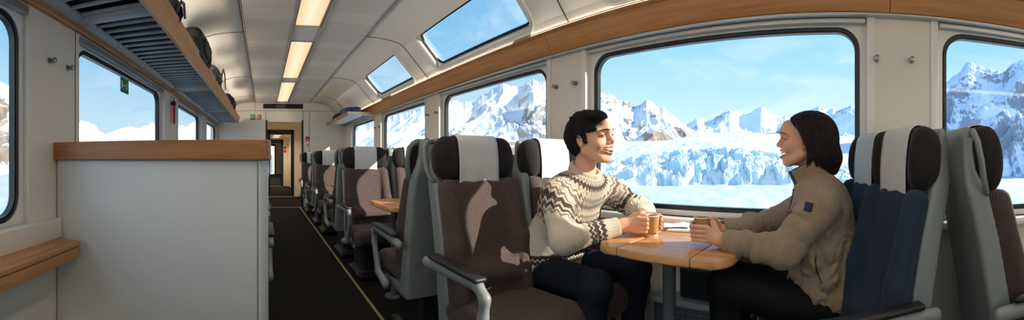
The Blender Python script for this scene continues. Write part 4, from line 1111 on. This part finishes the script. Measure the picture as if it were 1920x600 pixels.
f = legs((hipR, hipL), (knR, knL), (anR, anL), [.088, .068, .052], (1.40, 1.40, .53), (.19, .14, .09)); V, F = sdf_mesh(f, (1.05, .85, .05), (1.78, 1.6, .68), .008)
np_mesh('jeans', V-o, F, M['jeans'], man)
shoes(man, o, (anR, anL), ((-.1, -1), (.05, -1)), '')
def man_hair(P):
    q = (P-hc)@R/hs; n1 = perlin(np.stack([q[:, 0]*60+q[:, 1]*18, q[:, 1]*16-q[:, 2]*18, q[:, 2]*14], 1)); n2 = perlin(np.stack([q[:, 0]*26, q[:, 1]*20, q[:, 2]*20], 1)+7)
    d = ell(q, (0, -.024, .040), (.089, .108, .096))
    d = smin(d, ell(q, (0, -.060, .015), (.080, .070, .090)), .03)
    d = smin(d, ell(q, (.028, .062, .092), (.052, .036, .026)), .02)
    d = d-.006*n2-.0042*n1
    fl = .047+.012*perlin(q*np.array([75, 20, 10])+3)-.030*np.clip((np.abs(q[:, 0])-.035)/.04, 0, 1)+.008*np.clip(q[:, 0]/.05, -1, 1)
    front = np.maximum(q[:, 1]-(.026+.01*n2), fl-q[:, 2])           # below the fringe, in front of the temples
    cut = np.maximum(q[:, 1]+.000, fl-q[:, 2])
    d = smax(d, -np.minimum(-np.maximum(-(q[:, 1]-.020-.006*n1), -(fl-q[:, 2])), .05), .004) if False else smax(d, np.minimum(q[:, 1]-.020-.008*n1, fl-q[:, 2]), .006)
    side = np.minimum(q[:, 1]+.028+.006*n1, -.006-q[:, 2])                # around the ears: gone below the ear top
    d = smax(d, np.minimum(q[:, 1]+.030, (.012+.012*n1)-q[:, 2]-np.clip((q[:, 1]-.0)*1.9, 0, .035)), .006)
    d = smax(d, -.098+.012*n1-q[:, 2]-.25*(q[:, 1]+.09), .01)
    burn = rbx(q, (.0735, .010, .004), (.005, .009, .020), .005); burn = np.minimum(burn, rbx(q, (-.0735, .010, .004), (.005, .009, .020), .005))
    d = smin(d, burn+.002*n1, .006)
    for k in range(16):                                      # short lifted tips over crown and back
        an = k*2.399; rr = .35+.6*((k*7) % 16)/16; n_ = np.array([math.cos(an)*rr, math.sin(an)*rr-.2, math.sqrt(max(0, 1-rr*rr))+.2]); n_ /= np.linalg.norm(n_)
        a = np.array([0, -.024, .040])+n_*np.array([.085, .104, .090]); d = smin(d, cap(q, a, a+n_*.010+np.array([.010*math.cos(an*3), -.008, .004]), .009, .0012), .010)
    return d*hs*.8
V, F = sdf_mesh(man_hair, hc-.19, hc+.19, .0024); q = (V-hc)@R/hs
np_mesh('hair', V-o, F, M['hair_m'], man, None, 180, {'flow': np.stack([q[:, 0]*1.0+q[:, 1]*.35, q[:, 1], q[:, 2]], 1)})

def flow_m(q):                                             # away from the whorl, forward over the brow, down at the back
    w = q-np.array([.012, -.055, .128]); f = np.stack([w[:, 0]*9, w[:, 1]*9+.35, -.35-np.clip((.09-q[:, 2])*9, 0, 1.4)], 1); f[:, 0] += .25*(q[:, 1] > .04); return f
strands('hair_strands', man_hair, hc, R, hs, V, flow_m, 3200, .060, .0013, M['hair_m'], man, o, 4, .005)

# ---------------------------------------------------------------- the woman
o = np.array([1.56, .08, 0.]); hs = .965
hc = np.array([1.560, .163, 1.166]); R = frame((-.07, .985, .10), roll=.03)
nb = np.array([1.560, .120, 1.000])
shL, shR = np.array([1.405, .085, .915]), np.array([1.715, .105, .915])
elL, elR = np.array([1.352, .215, .755]), np.array([1.690, .310, .800])
c = CUP_W; th = (1317-X0)/FPX; u = np.array([-math.sin(th), -math.cos(th), 0]); r = np.array([math.cos(th), -math.sin(th), 0])
wL = H(.066, .048, .785); fz = [.832, .814, .796, .780]
hL = dict(fore=wL+nrm(elL-wL)*.09, wrist=wL, mcp=[H(.014+.003*abs(i-1), .050-.002*i, fz[i]) for i in range(4)], pip=[H(-.024+.003*i, .047-.002*i, fz[i]+.002) for i in range(4)],
          dip=[H(-.043+.002*i, .026, fz[i]) for i in range(4)], tip=[H(-.042+.002*i, .004, fz[i]) for i in range(4)],
          thumb=[H(.052, .032, .812), H(.044, .022, .838), H(.037, .006, .850), H(.030, -.014, .852)], s=.95)
wR_ = H(.070, -.050, .800)
hR = dict(fore=wR_+nrm(elR-wR_)*.09, wrist=wR_, mcp=[H(.020, -.056, .838-.017*i) for i in range(4)], pip=[H(-.020, -.050, .838-.017*i) for i in range(4)],
          dip=[H(-.040, -.030, .836-.017*i) for i in range(4)], tip=[H(-.044, -.012, .836-.017*i) for i in range(4)],
          thumb=[H(.060, -.030, .828), H(.052, -.014, .846), H(.044, .0, .856), H(.036, .012, .858)], s=.95)
hipL, hipR, knL, knR, anL, anR = [np.array(v) for v in ((1.46, .085, .50), (1.66, .085, .50), (1.375, .452, .595), (1.64, .50, .545), (1.38, .44, .10), (1.60, .44, .10))]
spineW = [np.array([1.56, .06, .50]), np.array([1.56, .07, .66]), np.array([1.56, .085, .84]), nb]
woman = build_body('laughing woman with a dark bob in a sand fleece jacket, seen in profile', o, hc, R, hs, nb,
                   body_trunk(nb, (shL, shR), (elL, elR), (wL, wR_), (hipL, hipR), (knL, knR), (anL, anR), spineW, hc), (hL, hR), 1, (1.15, -.15, 0.0), (1.85, .75, 1.10))
def jacket_core(P):
    d = ell(P, (1.56, .055, .555), (.190, .165, .13)); d = smin(d, ell(P, (1.56, .075, .68), (.180, .160, .17)), .07)
    d = smin(d, ell(P, (1.56, .085, .84), (.172, .142, .18)), .07); d = smin(d, ell(P, (1.56, .10, .945), (.14, .095, .08)), .05)
    return smin(d, cap(P, shL, shR, .066), .05)
cax = nrm(np.array([-.02, .30, 1.])); cc = nb+np.array([0, .005, .012])
def collar_hr(P):
    q = P-cc; h = q@cax; w = q-h[:, None]*cax; return h, np.linalg.norm(w*np.array([1.0, .92, 1]), axis=1)-.16*np.maximum(h, 0), np.arctan2(w[:, 0]+.02, w[:, 1])
def f_jacket(P):
    d = jacket_core(P)
    fold = .020*fbm(np.stack([P[:, 0]*6, P[:, 1]*9+P[:, 2]*5, P[:, 2]*8-P[:, 1]*4], 1)+4, 3, ridged=True)
    d = d+fold*np.clip((1.0-P[:, 2])*4, 0, 1)
    aL = chain(P, [shL, elL, wL+nrm(elL-wL)*.03], [.078, .066, .044], .03); aR = chain(P, [shR, elR, wR_+nrm(elR-wR_)*.03], [.076, .062, .042], .03)
    d = smin(d, aL, .028); d = smin(d, aR, .028)
    d = d-arm_noise(P, elL, wL, .020, 26, 1)-arm_noise(P, shL, elL, .020, 17, 5)-arm_noise(P, elR, wR_, .018, 26, 9)
    for w_, e_ in ((wL, elL), (wR_, elR)):
        ax = nrm(e_-w_); d = smin(d, cap(P, w_+ax*.024, w_+ax*.035, .041), .012); d = smax(d, np.where(np.linalg.norm(P-w_, axis=1) < .12, -((P-w_)@ax-.014), -1), .008)
        d = smax(d, -cap(P, w_-ax*.05, w_+ax*.05, .030), .005)
    hem = P[:, 2]-(.475+.20*(P[:, 1]-.05)); d = smax(d, -hem, .015)
    d = d-.007*np.exp(-((hem-.028)/.018)**2)
    h, rr, an = collar_hr(P); top = .066-.012*np.cos(an)
    col = np.maximum(np.maximum(np.abs(rr-.070)-.0085, h-top), -(h+.03)); d = smin(d, col, .014)
    d = smax(d, -np.maximum(rr-.058, -(h+.03)), .005)
    slit = np.maximum(np.abs(an-(-.28))-.13, -(h-.000)); d = smax(d, -np.maximum(slit*.05, rr-.10), .004)      # open front
    return d
V, F = sdf_mesh(f_jacket, (1.22, -.16, .40), (1.845, .62, 1.12), .0040)
jk = np_mesh('fleece_jacket', V-o, F, M['fleece'], woman); jk['label'] = 'sand coloured fleece jacket with stand collar'
def f_lining(P):
    h, rr, an = collar_hr(P); top = .070-.012*np.cos(an)
    d = np.maximum(np.maximum(np.abs(rr-.0590)-.0032, h-top), -(h+.02)); flap = np.maximum(np.maximum(np.abs(rr-.066)-.012, np.maximum(h-top+.002, -(h+.02))), (np.abs(an+.28)-.16)*.06)
    return np.minimum(d, flap)
V, F = sdf_mesh(f_lining, cc-.16, cc+.16, .0026); np_mesh('collar_lining', V-o, F, M['navy'], woman)
fz_dir = nrm([-.33, .94, 0])
zp = [surf(f_jacket, np.array([1.56, .085, z]), fz_dir) for z in np.linspace(.985, .56, 26)]
b = MB(); b.tube([p-o+fz_dir*.001 for p in zp], .0042, 8, flat=(1.6, .7)); b.build('zip', M['navy'], woman, 60)
b = MB(); b.rbox(-.004, .004, -.002, .002, -.022, 0, .0015, T=Matrix.Translation(Vector(zp[1]-o+fz_dir*.006))); b.build('zip_pull', M['steel'], woman)
def decal(name, f, px, py, w, h, rot, m, parent, off=.0022, n=7):
    rows = []
    for i in np.linspace(-1, 1, n):
        row = []
        for j in np.linspace(-1, 1, n):
            x, y = i*w/2, j*h/2; X, Y = x*math.cos(rot)-y*math.sin(rot), x*math.sin(rot)+y*math.cos(rot)
            p = hit(f, px+X, py+Y); d = nrm(p-np.array([0, 0, HC])); row.append(tuple(p-d*off-o))
        rows.append(row)
    ob = MB().loft(rows, cap=False, closed=False).build(name, m, parent, 180); sm_ = ob.modifiers.new('t', 'SOLIDIFY'); sm_.thickness = .0015; sm_.offset = 0; return ob
decal('sleeve_patch', f_jacket, 1516, 388, 15, 17, .22, M['navy'], woman)
decal('chest_badge', f_jacket, 1481, 396, 6, 7, .25, plain('grey_badge', srgb(96, 100, 108), .7), woman, n=4)
py_ = np.linspace(477, 532, 22); pz = [hit(f_jacket, x, y) for x, y in zip(np.interp(py_, [476, 490, 505, 518, 532], [1530, 1529, 1531, 1535, 1541]), py_)]
b = MB(); b.tube([p-o-nrm(p-np.array([0, 0, HC]))*.0012 for p in pz], [.0018+.0016*math.sin(PI*(k+.5)/22) for k in range(22)], 8); b.build('pocket_zip', M['black'], woman, 60)
f = legs((hipL, hipR), (knL, knR), (anL, anR), [.088, .068, .050], (1.56, .05, .51), (.18, .15, .09)); V, F = sdf_mesh(f, (1.22, -.15, .05), (1.84, .62, .70), .008)
np_mesh('trousers', V-o, F, M['trousers'], woman)
shoes(woman, o, (anL, anR), ((-.15, 1), (.0, 1)), '')
def woman_hair(P):
    q = (P-hc)@R/hs; ang = np.arctan2(q[:, 0], q[:, 1]+.02); n1 = perlin(np.stack([ang*16, q[:, 2]*4, q[:, 1]*4], 1)); n2 = perlin(np.stack([ang*5, q[:, 2]*6, q[:, 1]*3], 1)+5)
    d = ell(q, (0, -.030, .040), (.094, .118, .100))
    d = smin(d, ell(q, (0, -.062, -.045), (.094, .094, .118)), .04)
    for s_ in (-1, 1): d = smin(d, chain(q, [(s_*.066, .018, .060), (s_*.082, .004, .0), (s_*.084, -.012, -.065), (s_*.074, -.020, -.115)], [.020, .021, .022, .014], .03), .02)
    d = smin(d, cap(q, (.0, -.13, -.06), (.0, -.118, -.155), .045, .025), .04)
    d = d-.0045*n2-.0028*n1
    edge = .028-.055*np.clip((.06-q[:, 2])/.10, 0, 1)+.040*np.clip((q[:, 2]-.045)/.05, 0, 1)+.004*n1        # front edge of the hair, further back lower down
    d = smax(d, np.where(q[:, 2] < .118, q[:, 1]-edge, -1), .006)
    d = smax(d, -(q[:, 2]+.138-.008*n1+.16*(q[:, 1]+.06)), .006)
    inner = np.minimum(ell(q, (0, .0, -.05), (.066, .075, .10)), cap(q, (0, -.035, -.06), (0, -.05, -.2), .058)); d = smax(d, -inner, .006)
    return d*hs*.8
V, F = sdf_mesh(woman_hair, hc-np.array([.19, .22, .23]), hc+np.array([.19, .2, .18]), .0026); q = (V-hc)@R/hs
np_mesh('hair', V-o, F, M['hair_w'], woman, None, 180, {'flow': np.stack([np.arctan2(q[:, 0], q[:, 1]+.02)*.10, q[:, 2]*.5, q[:, 1]*.2], 1)})
def flow_w(q): return np.stack([q[:, 0]*6*np.clip((q[:, 2]-.06)*14, 0, 1), -.35*np.clip((q[:, 2]-.0)*9, 0, 1)+0*q[:, 0], -1.0+0*q[:, 0]], 1)
strands('hair_strands', woman_hair, hc, R, hs, V, flow_w, 2600, .10, .0012, M['hair_w'], woman, o, 8, .003, 9, True)
# ================================================================== snow, glacier and mountains outside
def snow_mat(name, rock=.5, rock_c=(srgb(92, 86, 82), srgb(140, 130, 122)), scale=1.0, snow=srgb(196, 205, 216), hi=srgb(184, 195, 210)):
    t = NT(name); geo = t.n('ShaderNodeNewGeometry'); sp = t.n('ShaderNodeSeparateXYZ'); t.put(sp.inputs[0], geo.outputs['True Normal'])
    c = t.co(); n1 = t.noise(c, .011/scale, 9, .66, .6); mp = t.n('ShaderNodeMapping'); t.put(mp.inputs[0], c); mp.inputs['Scale'].default_value = (.045/scale, .045/scale, .04/scale)
    n3 = t.noise(c, .0045/scale, 2, .5)
    n2 = t.noise(mp.outputs[0], 1.0, 8, .7)
    k = t.math('ADD', t.math('MULTIPLY', t.math('SUBTRACT', n1, .5), 1.7), t.math('ADD', t.math('MULTIPLY', t.math('SUBTRACT', n2, .5), 1.1), t.math('MULTIPLY', t.math('SUBTRACT', n3, .5), 2.2)))
    steep = t.math('SUBTRACT', 1.0, sp.outputs[2])
    m = t.math('ADD', k, t.math('MULTIPLY', steep, .9)); m = t.math('SUBTRACT', m, 1-rock)
    mask = t.math('MULTIPLY', m, 7, clamp=True)
    rockc = t.ramp(n2, [(.3, rock_c[0]), (.7, rock_c[1])]); sn = t.ramp(n1, [(.35, snow), (.65, hi)])
    t.put(t.b.inputs['Base Color'], t.mix(mask, sn, rockc)); t.set(Roughness=.8); t.b.inputs['Specular IOR Level'].default_value = .1
    t.bump(t.math('ADD', n2, t.math('MULTIPLY', n1, .5)), t.math('MULTIPLY_ADD', mask, .45, .08), 3*scale); return t.m
GROUND = -22.0
def ground_z(r, P):
    a = np.clip((r-3)/90, 0, 1); z = -1.5+(GROUND+1.5)*(a*a*(3-2*a))
    return z+np.clip(r/120, 0, 1)*(2.4*fbm(P*.012, 5)+.9*fbm(P*np.array([.05, .05, 1]), 4, .5, ridged=True)+.2*fbm(P*.16, 3))
def polar_grid(t0, t1, nt, rs):
    th = np.radians(np.linspace(t0, t1, nt)); T, Rr = np.meshgrid(th, rs, indexing='ij'); X, Y = Rr*np.sin(T), Rr*np.cos(T)
    I = np.arange(T.size).reshape(T.shape); F = np.stack([I[:-1, :-1], I[:-1, 1:], I[1:, 1:], I[1:, :-1]], -1).reshape(-1, 4)[:, ::-1]
    return T.ravel(), Rr.ravel(), X.ravel(), Y.ravel(), F
T, Rr, X, Y, F = polar_grid(-180, 180, 721, np.r_[np.geomspace(2.6, 60, 40), np.geomspace(64, 3600, 110)])
Z = ground_z(Rr, np.stack([X, Y, 0*X], 1)); V = np.stack([X, Y, Z], 1)
g = np_mesh('snow_ground', V, F, snow_mat('snow_field', .22, scale=.5, snow=srgb(184, 195, 208), hi=srgb(170, 184, 200))); struct(g)
def mountain(name, label, ctrl, r0, rm, r1, nt, nr, mat, rough=.10, seed=0, freq=1.0, px=True, cat='mountain', slope=1.35, group=None, jag=.016):
    "massif whose skyline follows measured elevations; ctrl = (photo column, photo row)"
    ths = np.array([(p[0]-X0)/FPX for p in ctrl]); el = np.array([(YH-p[1])/FPX for p in ctrl])
    r0 = max(r0, rm-2.1*((el.max())*rm-GROUND)); rs = np.r_[np.linspace(r0, rm, nr), np.linspace(rm, r1, nr//3)[1:]]
    T, Rr, X, Y, F = polar_grid(math.degrees(ths[0]), math.degrees(ths[-1]), nt, rs)
    P = np.stack([X, Y, 0*X+seed*50.], 1)/rm
    e = np.interp(T, ths, el); a_ = np.clip((Rr-r0)/(rm-r0), 0, 1); e = e+a_**7*jag*fbm(np.stack([T*40, T*0+seed, T*0], 1), 5, .6)*np.clip(e*14, 0, 1)
    top = e*rm+HC
    wob = .28*fbm(P*5*freq+3, 3); a = np.clip((Rr-r0)/(rm-r0), 0, 1); a2 = np.clip(a+wob*a*(1-a)*2.2, 0, 1)
    prof = a2**slope; back = np.clip((Rr-rm)/(r1-rm), 0, 1)
    base = GROUND-6.
    z = base+(top-base)*prof*(1-back**1.3)
    Pw = P+.03*np.stack([perlin(P*9+seed), perlin(P*9+seed+31), 0*T], 1)
    rid = fbm(Pw*6.5*freq+seed, 6, .46, ridged=True); det = fbm(Pw*30*freq+9, 5, .55, ridged=True); patch = np.clip(fbm(P*7*freq+40, 3)*2.2+.25, 0, 1)
    amp = (top-base)*(rough*1.7*(rid-.62)*np.sin(PI*np.clip(a, 0, 1)**.8)+rough*.34*det*patch*np.clip(a*3, 0, 1)*np.clip((1.03-a)*9, .3, 1))
    z = z+amp*(1-back)
    lim = HC+(e+.003)*Rr                     # nothing in front may rise above the skyline
    z = np.where(Rr < rm, np.minimum(z, lim), z)
    V = np.stack([X, Y, z], 1); c0 = V.mean(0); c0[2] = GROUND
    ob = np_mesh(name, V-c0, F, mat, None, tuple(c0)); tag(ob, label, cat, group, 'thing'); return ob
mk = dict(rock=.62)
ms1 = snow_mat('rocky_snow', .50, (srgb(120, 116, 116), srgb(160, 152, 146)), scale=.9); ms2 = snow_mat('brown_rocky_snow', .70, (srgb(112, 98, 86), srgb(150, 136, 124)), .5); ms3 = snow_mat('distant_snow', .45, (srgb(128, 140, 158), srgb(160, 170, 184)), 2.2, srgb(214, 226, 240), srgb(206, 220, 238)); ms4 = snow_mat('blue_rocky_snow', .58, (srgb(120, 132, 150), srgb(150, 160, 174)), 1.1, srgb(208, 222, 240), srgb(200, 216, 236))  # distant_snow: distance haze put into its paler, low-contrast colours
GM = 'snow mountains outside'
mountain('mountain', 'big snowy mountain with grey crags seen through the windows behind the man', [(560, 262), (640, 243), (690, 232), (717, 222), (760, 212), (800, 200), (833, 187), (862, 190), (888, 192), (915, 174), (944, 154), (958, 160), (972, 166), (986, 156), (1000, 147), (1016, 155), (1060, 168), (1110, 178), (1150, 215), (1180, 262)], 430, 1150, 1700, 620, 150, ms1, .11, 1, 1.2, group=GM, slope=1.15)
mountain('mountain', 'snow shoulder with a brown rock face, left in the large window', [(1075, 205), (1100, 180), (1127, 172), (1150, 180), (1177, 193), (1190, 200), (1199, 197), (1212, 186), (1222, 190), (1232, 199), (1245, 203), (1267, 219), (1290, 236), (1312, 252), (1340, 274)], 560, 1300, 1800, 420, 130, ms2, .12, 2, 1.3, group=GM, slope=1.0)
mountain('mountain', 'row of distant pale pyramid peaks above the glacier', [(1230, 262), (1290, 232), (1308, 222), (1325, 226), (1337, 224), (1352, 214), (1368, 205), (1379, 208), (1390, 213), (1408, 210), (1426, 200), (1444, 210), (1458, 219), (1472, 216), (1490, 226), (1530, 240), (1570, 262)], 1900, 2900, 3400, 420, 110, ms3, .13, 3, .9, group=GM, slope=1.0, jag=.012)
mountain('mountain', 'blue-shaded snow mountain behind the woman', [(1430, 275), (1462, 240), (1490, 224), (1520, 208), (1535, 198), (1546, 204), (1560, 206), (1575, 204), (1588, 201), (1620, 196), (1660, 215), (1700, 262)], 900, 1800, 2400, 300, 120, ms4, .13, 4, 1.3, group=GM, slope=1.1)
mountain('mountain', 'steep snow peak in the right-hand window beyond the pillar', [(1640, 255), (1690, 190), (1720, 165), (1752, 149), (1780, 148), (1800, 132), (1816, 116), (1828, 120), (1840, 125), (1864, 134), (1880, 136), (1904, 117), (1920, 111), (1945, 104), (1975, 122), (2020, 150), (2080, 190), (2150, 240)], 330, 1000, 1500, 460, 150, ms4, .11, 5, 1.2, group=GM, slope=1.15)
mountain('mountain', 'rock-strewn snow slope in the nearest left window', [(-240, 262), (-160, 210), (-90, 168), (-40, 150), (0, 155), (20, 160), (35, 165), (70, 190), (110, 230), (140, 262)], 380, 900, 1300, 300, 120, ms2, .10, 6, 1.3, group=GM, slope=1.1)
mountain('mountain', 'low snow range in the left windows beyond the oak-capped partition', [(90, 270), (125, 240), (152, 225), (168, 230), (185, 243), (200, 250), (220, 244), (240, 237), (262, 240), (285, 230), (297, 238), (330, 240), (372, 228), (410, 236), (450, 262)], 900, 1700, 2200, 320, 100, ms1, .10, 7, 1.0, group=GM, slope=1.0)
# glacier: an ice front of blue seracs with the snowy ice field rising behind it
def ice_mat():
    t = NT('glacier_ice'); c = t.co(); geo = t.n('ShaderNodeNewGeometry'); sp = t.n('ShaderNodeSeparateXYZ'); t.put(sp.inputs[0], geo.outputs['Normal'])
    a = t.n('ShaderNodeAttribute'); a.attribute_name = 'crev'; mp = t.n('ShaderNodeMapping'); t.put(mp.inputs[0], c); mp.inputs['Scale'].default_value = (.22, .22, .05)
    nz = t.noise(mp.outputs[0], 1, 6, .65, .4)
    flat = t.math('MULTIPLY', t.math('SUBTRACT', sp.outputs[2], .45), 3.2, clamp=True)
    ice = t.ramp(t.math('ADD', t.math('MULTIPLY', nz, .35), t.math('MULTIPLY', a.outputs['Fac'], .52)), [(.20, srgb(206, 220, 228)), (.50, srgb(184, 212, 224)), (.9, srgb(126, 186, 208))])
    t.put(t.b.inputs['Base Color'], t.mix(flat, ice, srgb(204, 212, 222))); t.set(Roughness=.5); t.bump(nz, .5, 1.5); return t.m
th0, th1 = (1105-X0)/FPX, (1640-X0)/FPX
rs = np.r_[np.linspace(294, 430, 260), np.linspace(431, 1800, 110)]
T, Rr, X, Y, F = polar_grid(math.degrees(th0), math.degrees(th1), 1000, rs)
def cells(U, seed):
    "distance to the nearest and second nearest cell centre, and a random value per cell"
    I = np.floor(U).astype(int); d1 = np.full(len(U), 9.); d2 = d1.copy(); hv = np.zeros(len(U))
    for dx in (-1, 0, 1):
        for dy in (-1, 0, 1):
            J = I+[dx, dy]; h = np.sin(J[:, 0]*127.1+J[:, 1]*311.7+seed)*43758.5453; jx = h-np.floor(h); h2 = np.sin(J[:, 0]*269.5+J[:, 1]*183.3+seed)*43758.5453; jy = h2-np.floor(h2)
            d = np.hypot(J[:, 0]+jx-U[:, 0], J[:, 1]+jy-U[:, 1]); n = d < d1
            d2 = np.where(n, d1, np.minimum(d2, d)); hv = np.where(n, (jx*7.3+jy*3.1) % 1, hv); d1 = np.where(n, d, d1)
    return d1, d2, hv
P = np.stack([X, Y, 0*X], 1)
wx = 5*perlin(P*.05+3)+1.6*perlin(P*.17); wy = 5*perlin(P*.05+9)+1.6*perlin(P*.17+5)
S_ = T*320+wx; Q_ = Rr+wy
a1, a2, hv = cells(np.stack([S_/8.5, Q_/10.], 1), 0.); b1, b2, hw = cells(np.stack([S_/3.4, Q_/4.2], 1), 5.); gap = a2-a1; gap2 = b2-b1
px = T*FPX+X0
fr = 305+8*fbm(np.stack([T*9, T*0, T*0+2], 1), 4)+12*np.clip((T-1.42)/.2, 0, 1)
topel = np.interp(px, [1105, 1150, 1200, 1280, 1340, 1400, 1450, 1500, 1560, 1640], [303, 299, 292, 284, 279, 281, 287, 297, 308, 320])
ztop = HC+(YH-topel)/FPX*(fr+46)
ser = np.interp(px, [1105, 1180, 1260, 1330, 1410, 1480, 1560], [.35, .55, 1, 1.15, .9, .6, .4])       # most broken in the middle
run = np.clip((Rr-fr+2.2*(hv-.5)*7)/46., 0, 1); ramp_ = run**.72
fadeb = 1-np.clip((Rr-fr-40)/75, 0, 1)
zz = GROUND-2+(ztop-GROUND+2)*ramp_
blk = (hv-.5)*2.8*ser-2.6*ser*np.clip(1-gap/.22, 0, 1)**1.5+(hw-.5)*1.6*ser-1.2*ser*np.clip(1-gap2/.25, 0, 1)+1.0*fbm(P*.30, 4, .6)
zz = zz+blk*np.clip(run*3, 0, 1)*fadeb
far = np.clip((Rr-fr-46)/(1800-360), 0, 1); zb = (HC+(YH-249)/FPX*1800-ztop)*far**1.25
zz = zz+zb+1.8*fbm(P*.02, 5, .55)*np.clip((Rr-340)/60, 0, 1)+6*fbm(np.stack([T*7, Rr*.006, 0*T], 1), 4, .55, ridged=True)*np.clip((Rr-400)/200, 0, 1)*(1-far)
zz = np.where(Rr < fr-4, GROUND-3, zz)
V = np.stack([X, Y, zz], 1); c0 = V.mean(0); c0[2] = GROUND
crev = np.clip(np.clip(1-gap/.30, 0, 1)*.9+np.clip(1-gap2/.3, 0, 1)*.4+.30*hv, 0, 1)*ser*fadeb
ob = np_mesh('glacier', V-c0, F, ice_mat(), None, tuple(c0), 180, {'crev': crev}); tag(ob, 'pale blue glacier front with broken seracs outside the large window', 'glacier', None, 'thing')
# ================================================================== camera, sun, sky, lamps
cam = bpy.data.cameras.new('camera'); co = bpy.data.objects.new('camera', cam); C.objects.link(co); S.camera = co
cam.type = 'PANO'; cam.panorama_type = 'CENTRAL_CYLINDRICAL'
yaw = (960-X0)/FPX
co.location = (0, 0, HC); co.rotation_euler = (PI/2, 0, -yaw)
cam.central_cylindrical_range_u_min = -960/FPX; cam.central_cylindrical_range_u_max = 960/FPX
cam.central_cylindrical_range_v_min = -(600-YH)/FPX; cam.central_cylindrical_range_v_max = YH/FPX
cam.central_cylindrical_radius = 1.0
cam.clip_start = .02; cam.clip_end = 20000
sd = Vector((1, -1.50, .86)).normalized()
sun = bpy.data.lights.new('sun', 'SUN'); sun.energy = SUN; sun.angle = math.radians(.6); sun.color = (1, .93, .82)
so = bpy.data.objects.new('sun', sun); C.objects.link(so); so.rotation_euler = sd.to_track_quat('Z', 'Y').to_euler(); so.location = (0, 0, 50)
# sky: blue gradient that pales at the horizon, thin cloud, bright lobe added rear-left as interior fill
w = bpy.data.worlds.new('sky'); S.world = w; w.use_nodes = True
t = NT.__new__(NT); t.t = w.node_tree; bg = t.t.nodes['Background']
g = t.n('ShaderNodeTexCoord').outputs['Generated']; sp = t.n('ShaderNodeSeparateXYZ'); t.put(sp.inputs[0], g)
el = t.math('MULTIPLY_ADD', sp.outputs[2], 1.0, 0.0, clamp=True)
grad = t.ramp(el, [(0, srgb(212, 233, 246)), (.10, srgb(190, 224, 244)), (.32, srgb(138, 198, 238)), (.62, srgb(108, 176, 228)), (1, srgb(86, 150, 212))])
mp = t.n('ShaderNodeMapping'); t.put(mp.inputs[0], g); mp.inputs['Scale'].default_value = (1.6, 1.6, 4.5)
cl = t.noise(mp.outputs[0], 2.2, 7, .6, .4); clf = t.ramp(cl, [(.52, 0), (.72, 1)])
col = t.mix(t.math('MULTIPLY', clf, .32), grad, srgb(246, 248, 250))
dt = t.n('ShaderNodeVectorMath', operation='DOT_PRODUCT'); t.put(dt.inputs[0], g); dt.inputs[1].default_value = sd
halo = t.math('POWER', t.math('MAXIMUM', dt.outputs['Value'], 0), 5)
addc = t.n('ShaderNodeVectorMath', operation='MULTIPLY_ADD'); t.put(addc.inputs[0], halo); addc.inputs[1].default_value = (0,0,0); t.put(addc.inputs[2], col)
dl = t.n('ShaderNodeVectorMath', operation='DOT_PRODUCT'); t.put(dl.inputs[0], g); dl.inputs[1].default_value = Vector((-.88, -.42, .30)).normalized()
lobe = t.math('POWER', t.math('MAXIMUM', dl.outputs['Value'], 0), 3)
add2 = t.n('ShaderNodeVectorMath', operation='MULTIPLY_ADD'); t.put(add2.inputs[0], lobe); add2.inputs[1].default_value = (SKY_FILL, SKY_FILL*.97, SKY_FILL*.92); t.put(add2.inputs[2], addc.outputs[0])  # unseen sky lobe added behind the camera to brighten the interior
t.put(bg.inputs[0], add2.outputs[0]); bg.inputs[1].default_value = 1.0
# ceiling lamps really light the carriage
def area(name, loc, sx, sy, power, col=(1, .86, .68), spread=180):
    l = bpy.data.lights.new(name, 'AREA'); l.shape = 'RECTANGLE'; l.size = sx; l.size_y = sy; l.energy = power; l.color = col; l.spread = math.radians(spread)
    o = bpy.data.objects.new(name, l); C.objects.link(o); o.location = loc; return o
for a, b_ in ((-3.9, -2.2), (-1.95, -.2), (0.0, 1.6), (1.9, 3.33), (3.80, 5.55), (5.88, 7.9)):
    area('lamp_light', (CX-.006, (a+b_)/2, ZC-.006), .2, b_-a-.05, LAMP*(b_-a), spread=125)
area('lamp_light', (.42, 9.2, 2.05), .2, .4, 9, spread=140)
for y in (12.4, 13.4): area('lamp_light', (.44, y, 1.82), .2, .4, 5, spread=140)
for y in (16, 19): area('lamp_light', (.4, y, 2.27), .2, 1, 30, spread=140)  # fixtureless lights added to brighten the windowless next coach
# unseen fill lights added at the oak band and above the rack, brightening the ceiling
for y in (-2.6, .6, 3.4, 6.4):
    o = area('fill_light', (1.688, y, 1.942), .05, 2.6, COVE*.3, (1, .90, .76)); o.rotation_euler = (0, PI-1.15, 0)
    o = area('fill_light', (-.80, y, 1.975), .05, 2.6, COVE*1.5, (1, .90, .76)); o.rotation_euler = (0, PI+1.0, 0)
vs = S.view_settings; vs.view_transform = 'Standard'; vs.look = 'None'; vs.exposure = EXPO; vs.gamma = 1; vs.use_curve_mapping = False
S.cycles.use_denoising = True; S.cycles.max_bounces = 10; S.cycles.diffuse_bounces = 6; S.cycles.transparent_max_bounces = 16
S.cycles.sample_clamp_indirect = 6; S.cycles.caustics_reflective = False; S.cycles.caustics_refractive = False
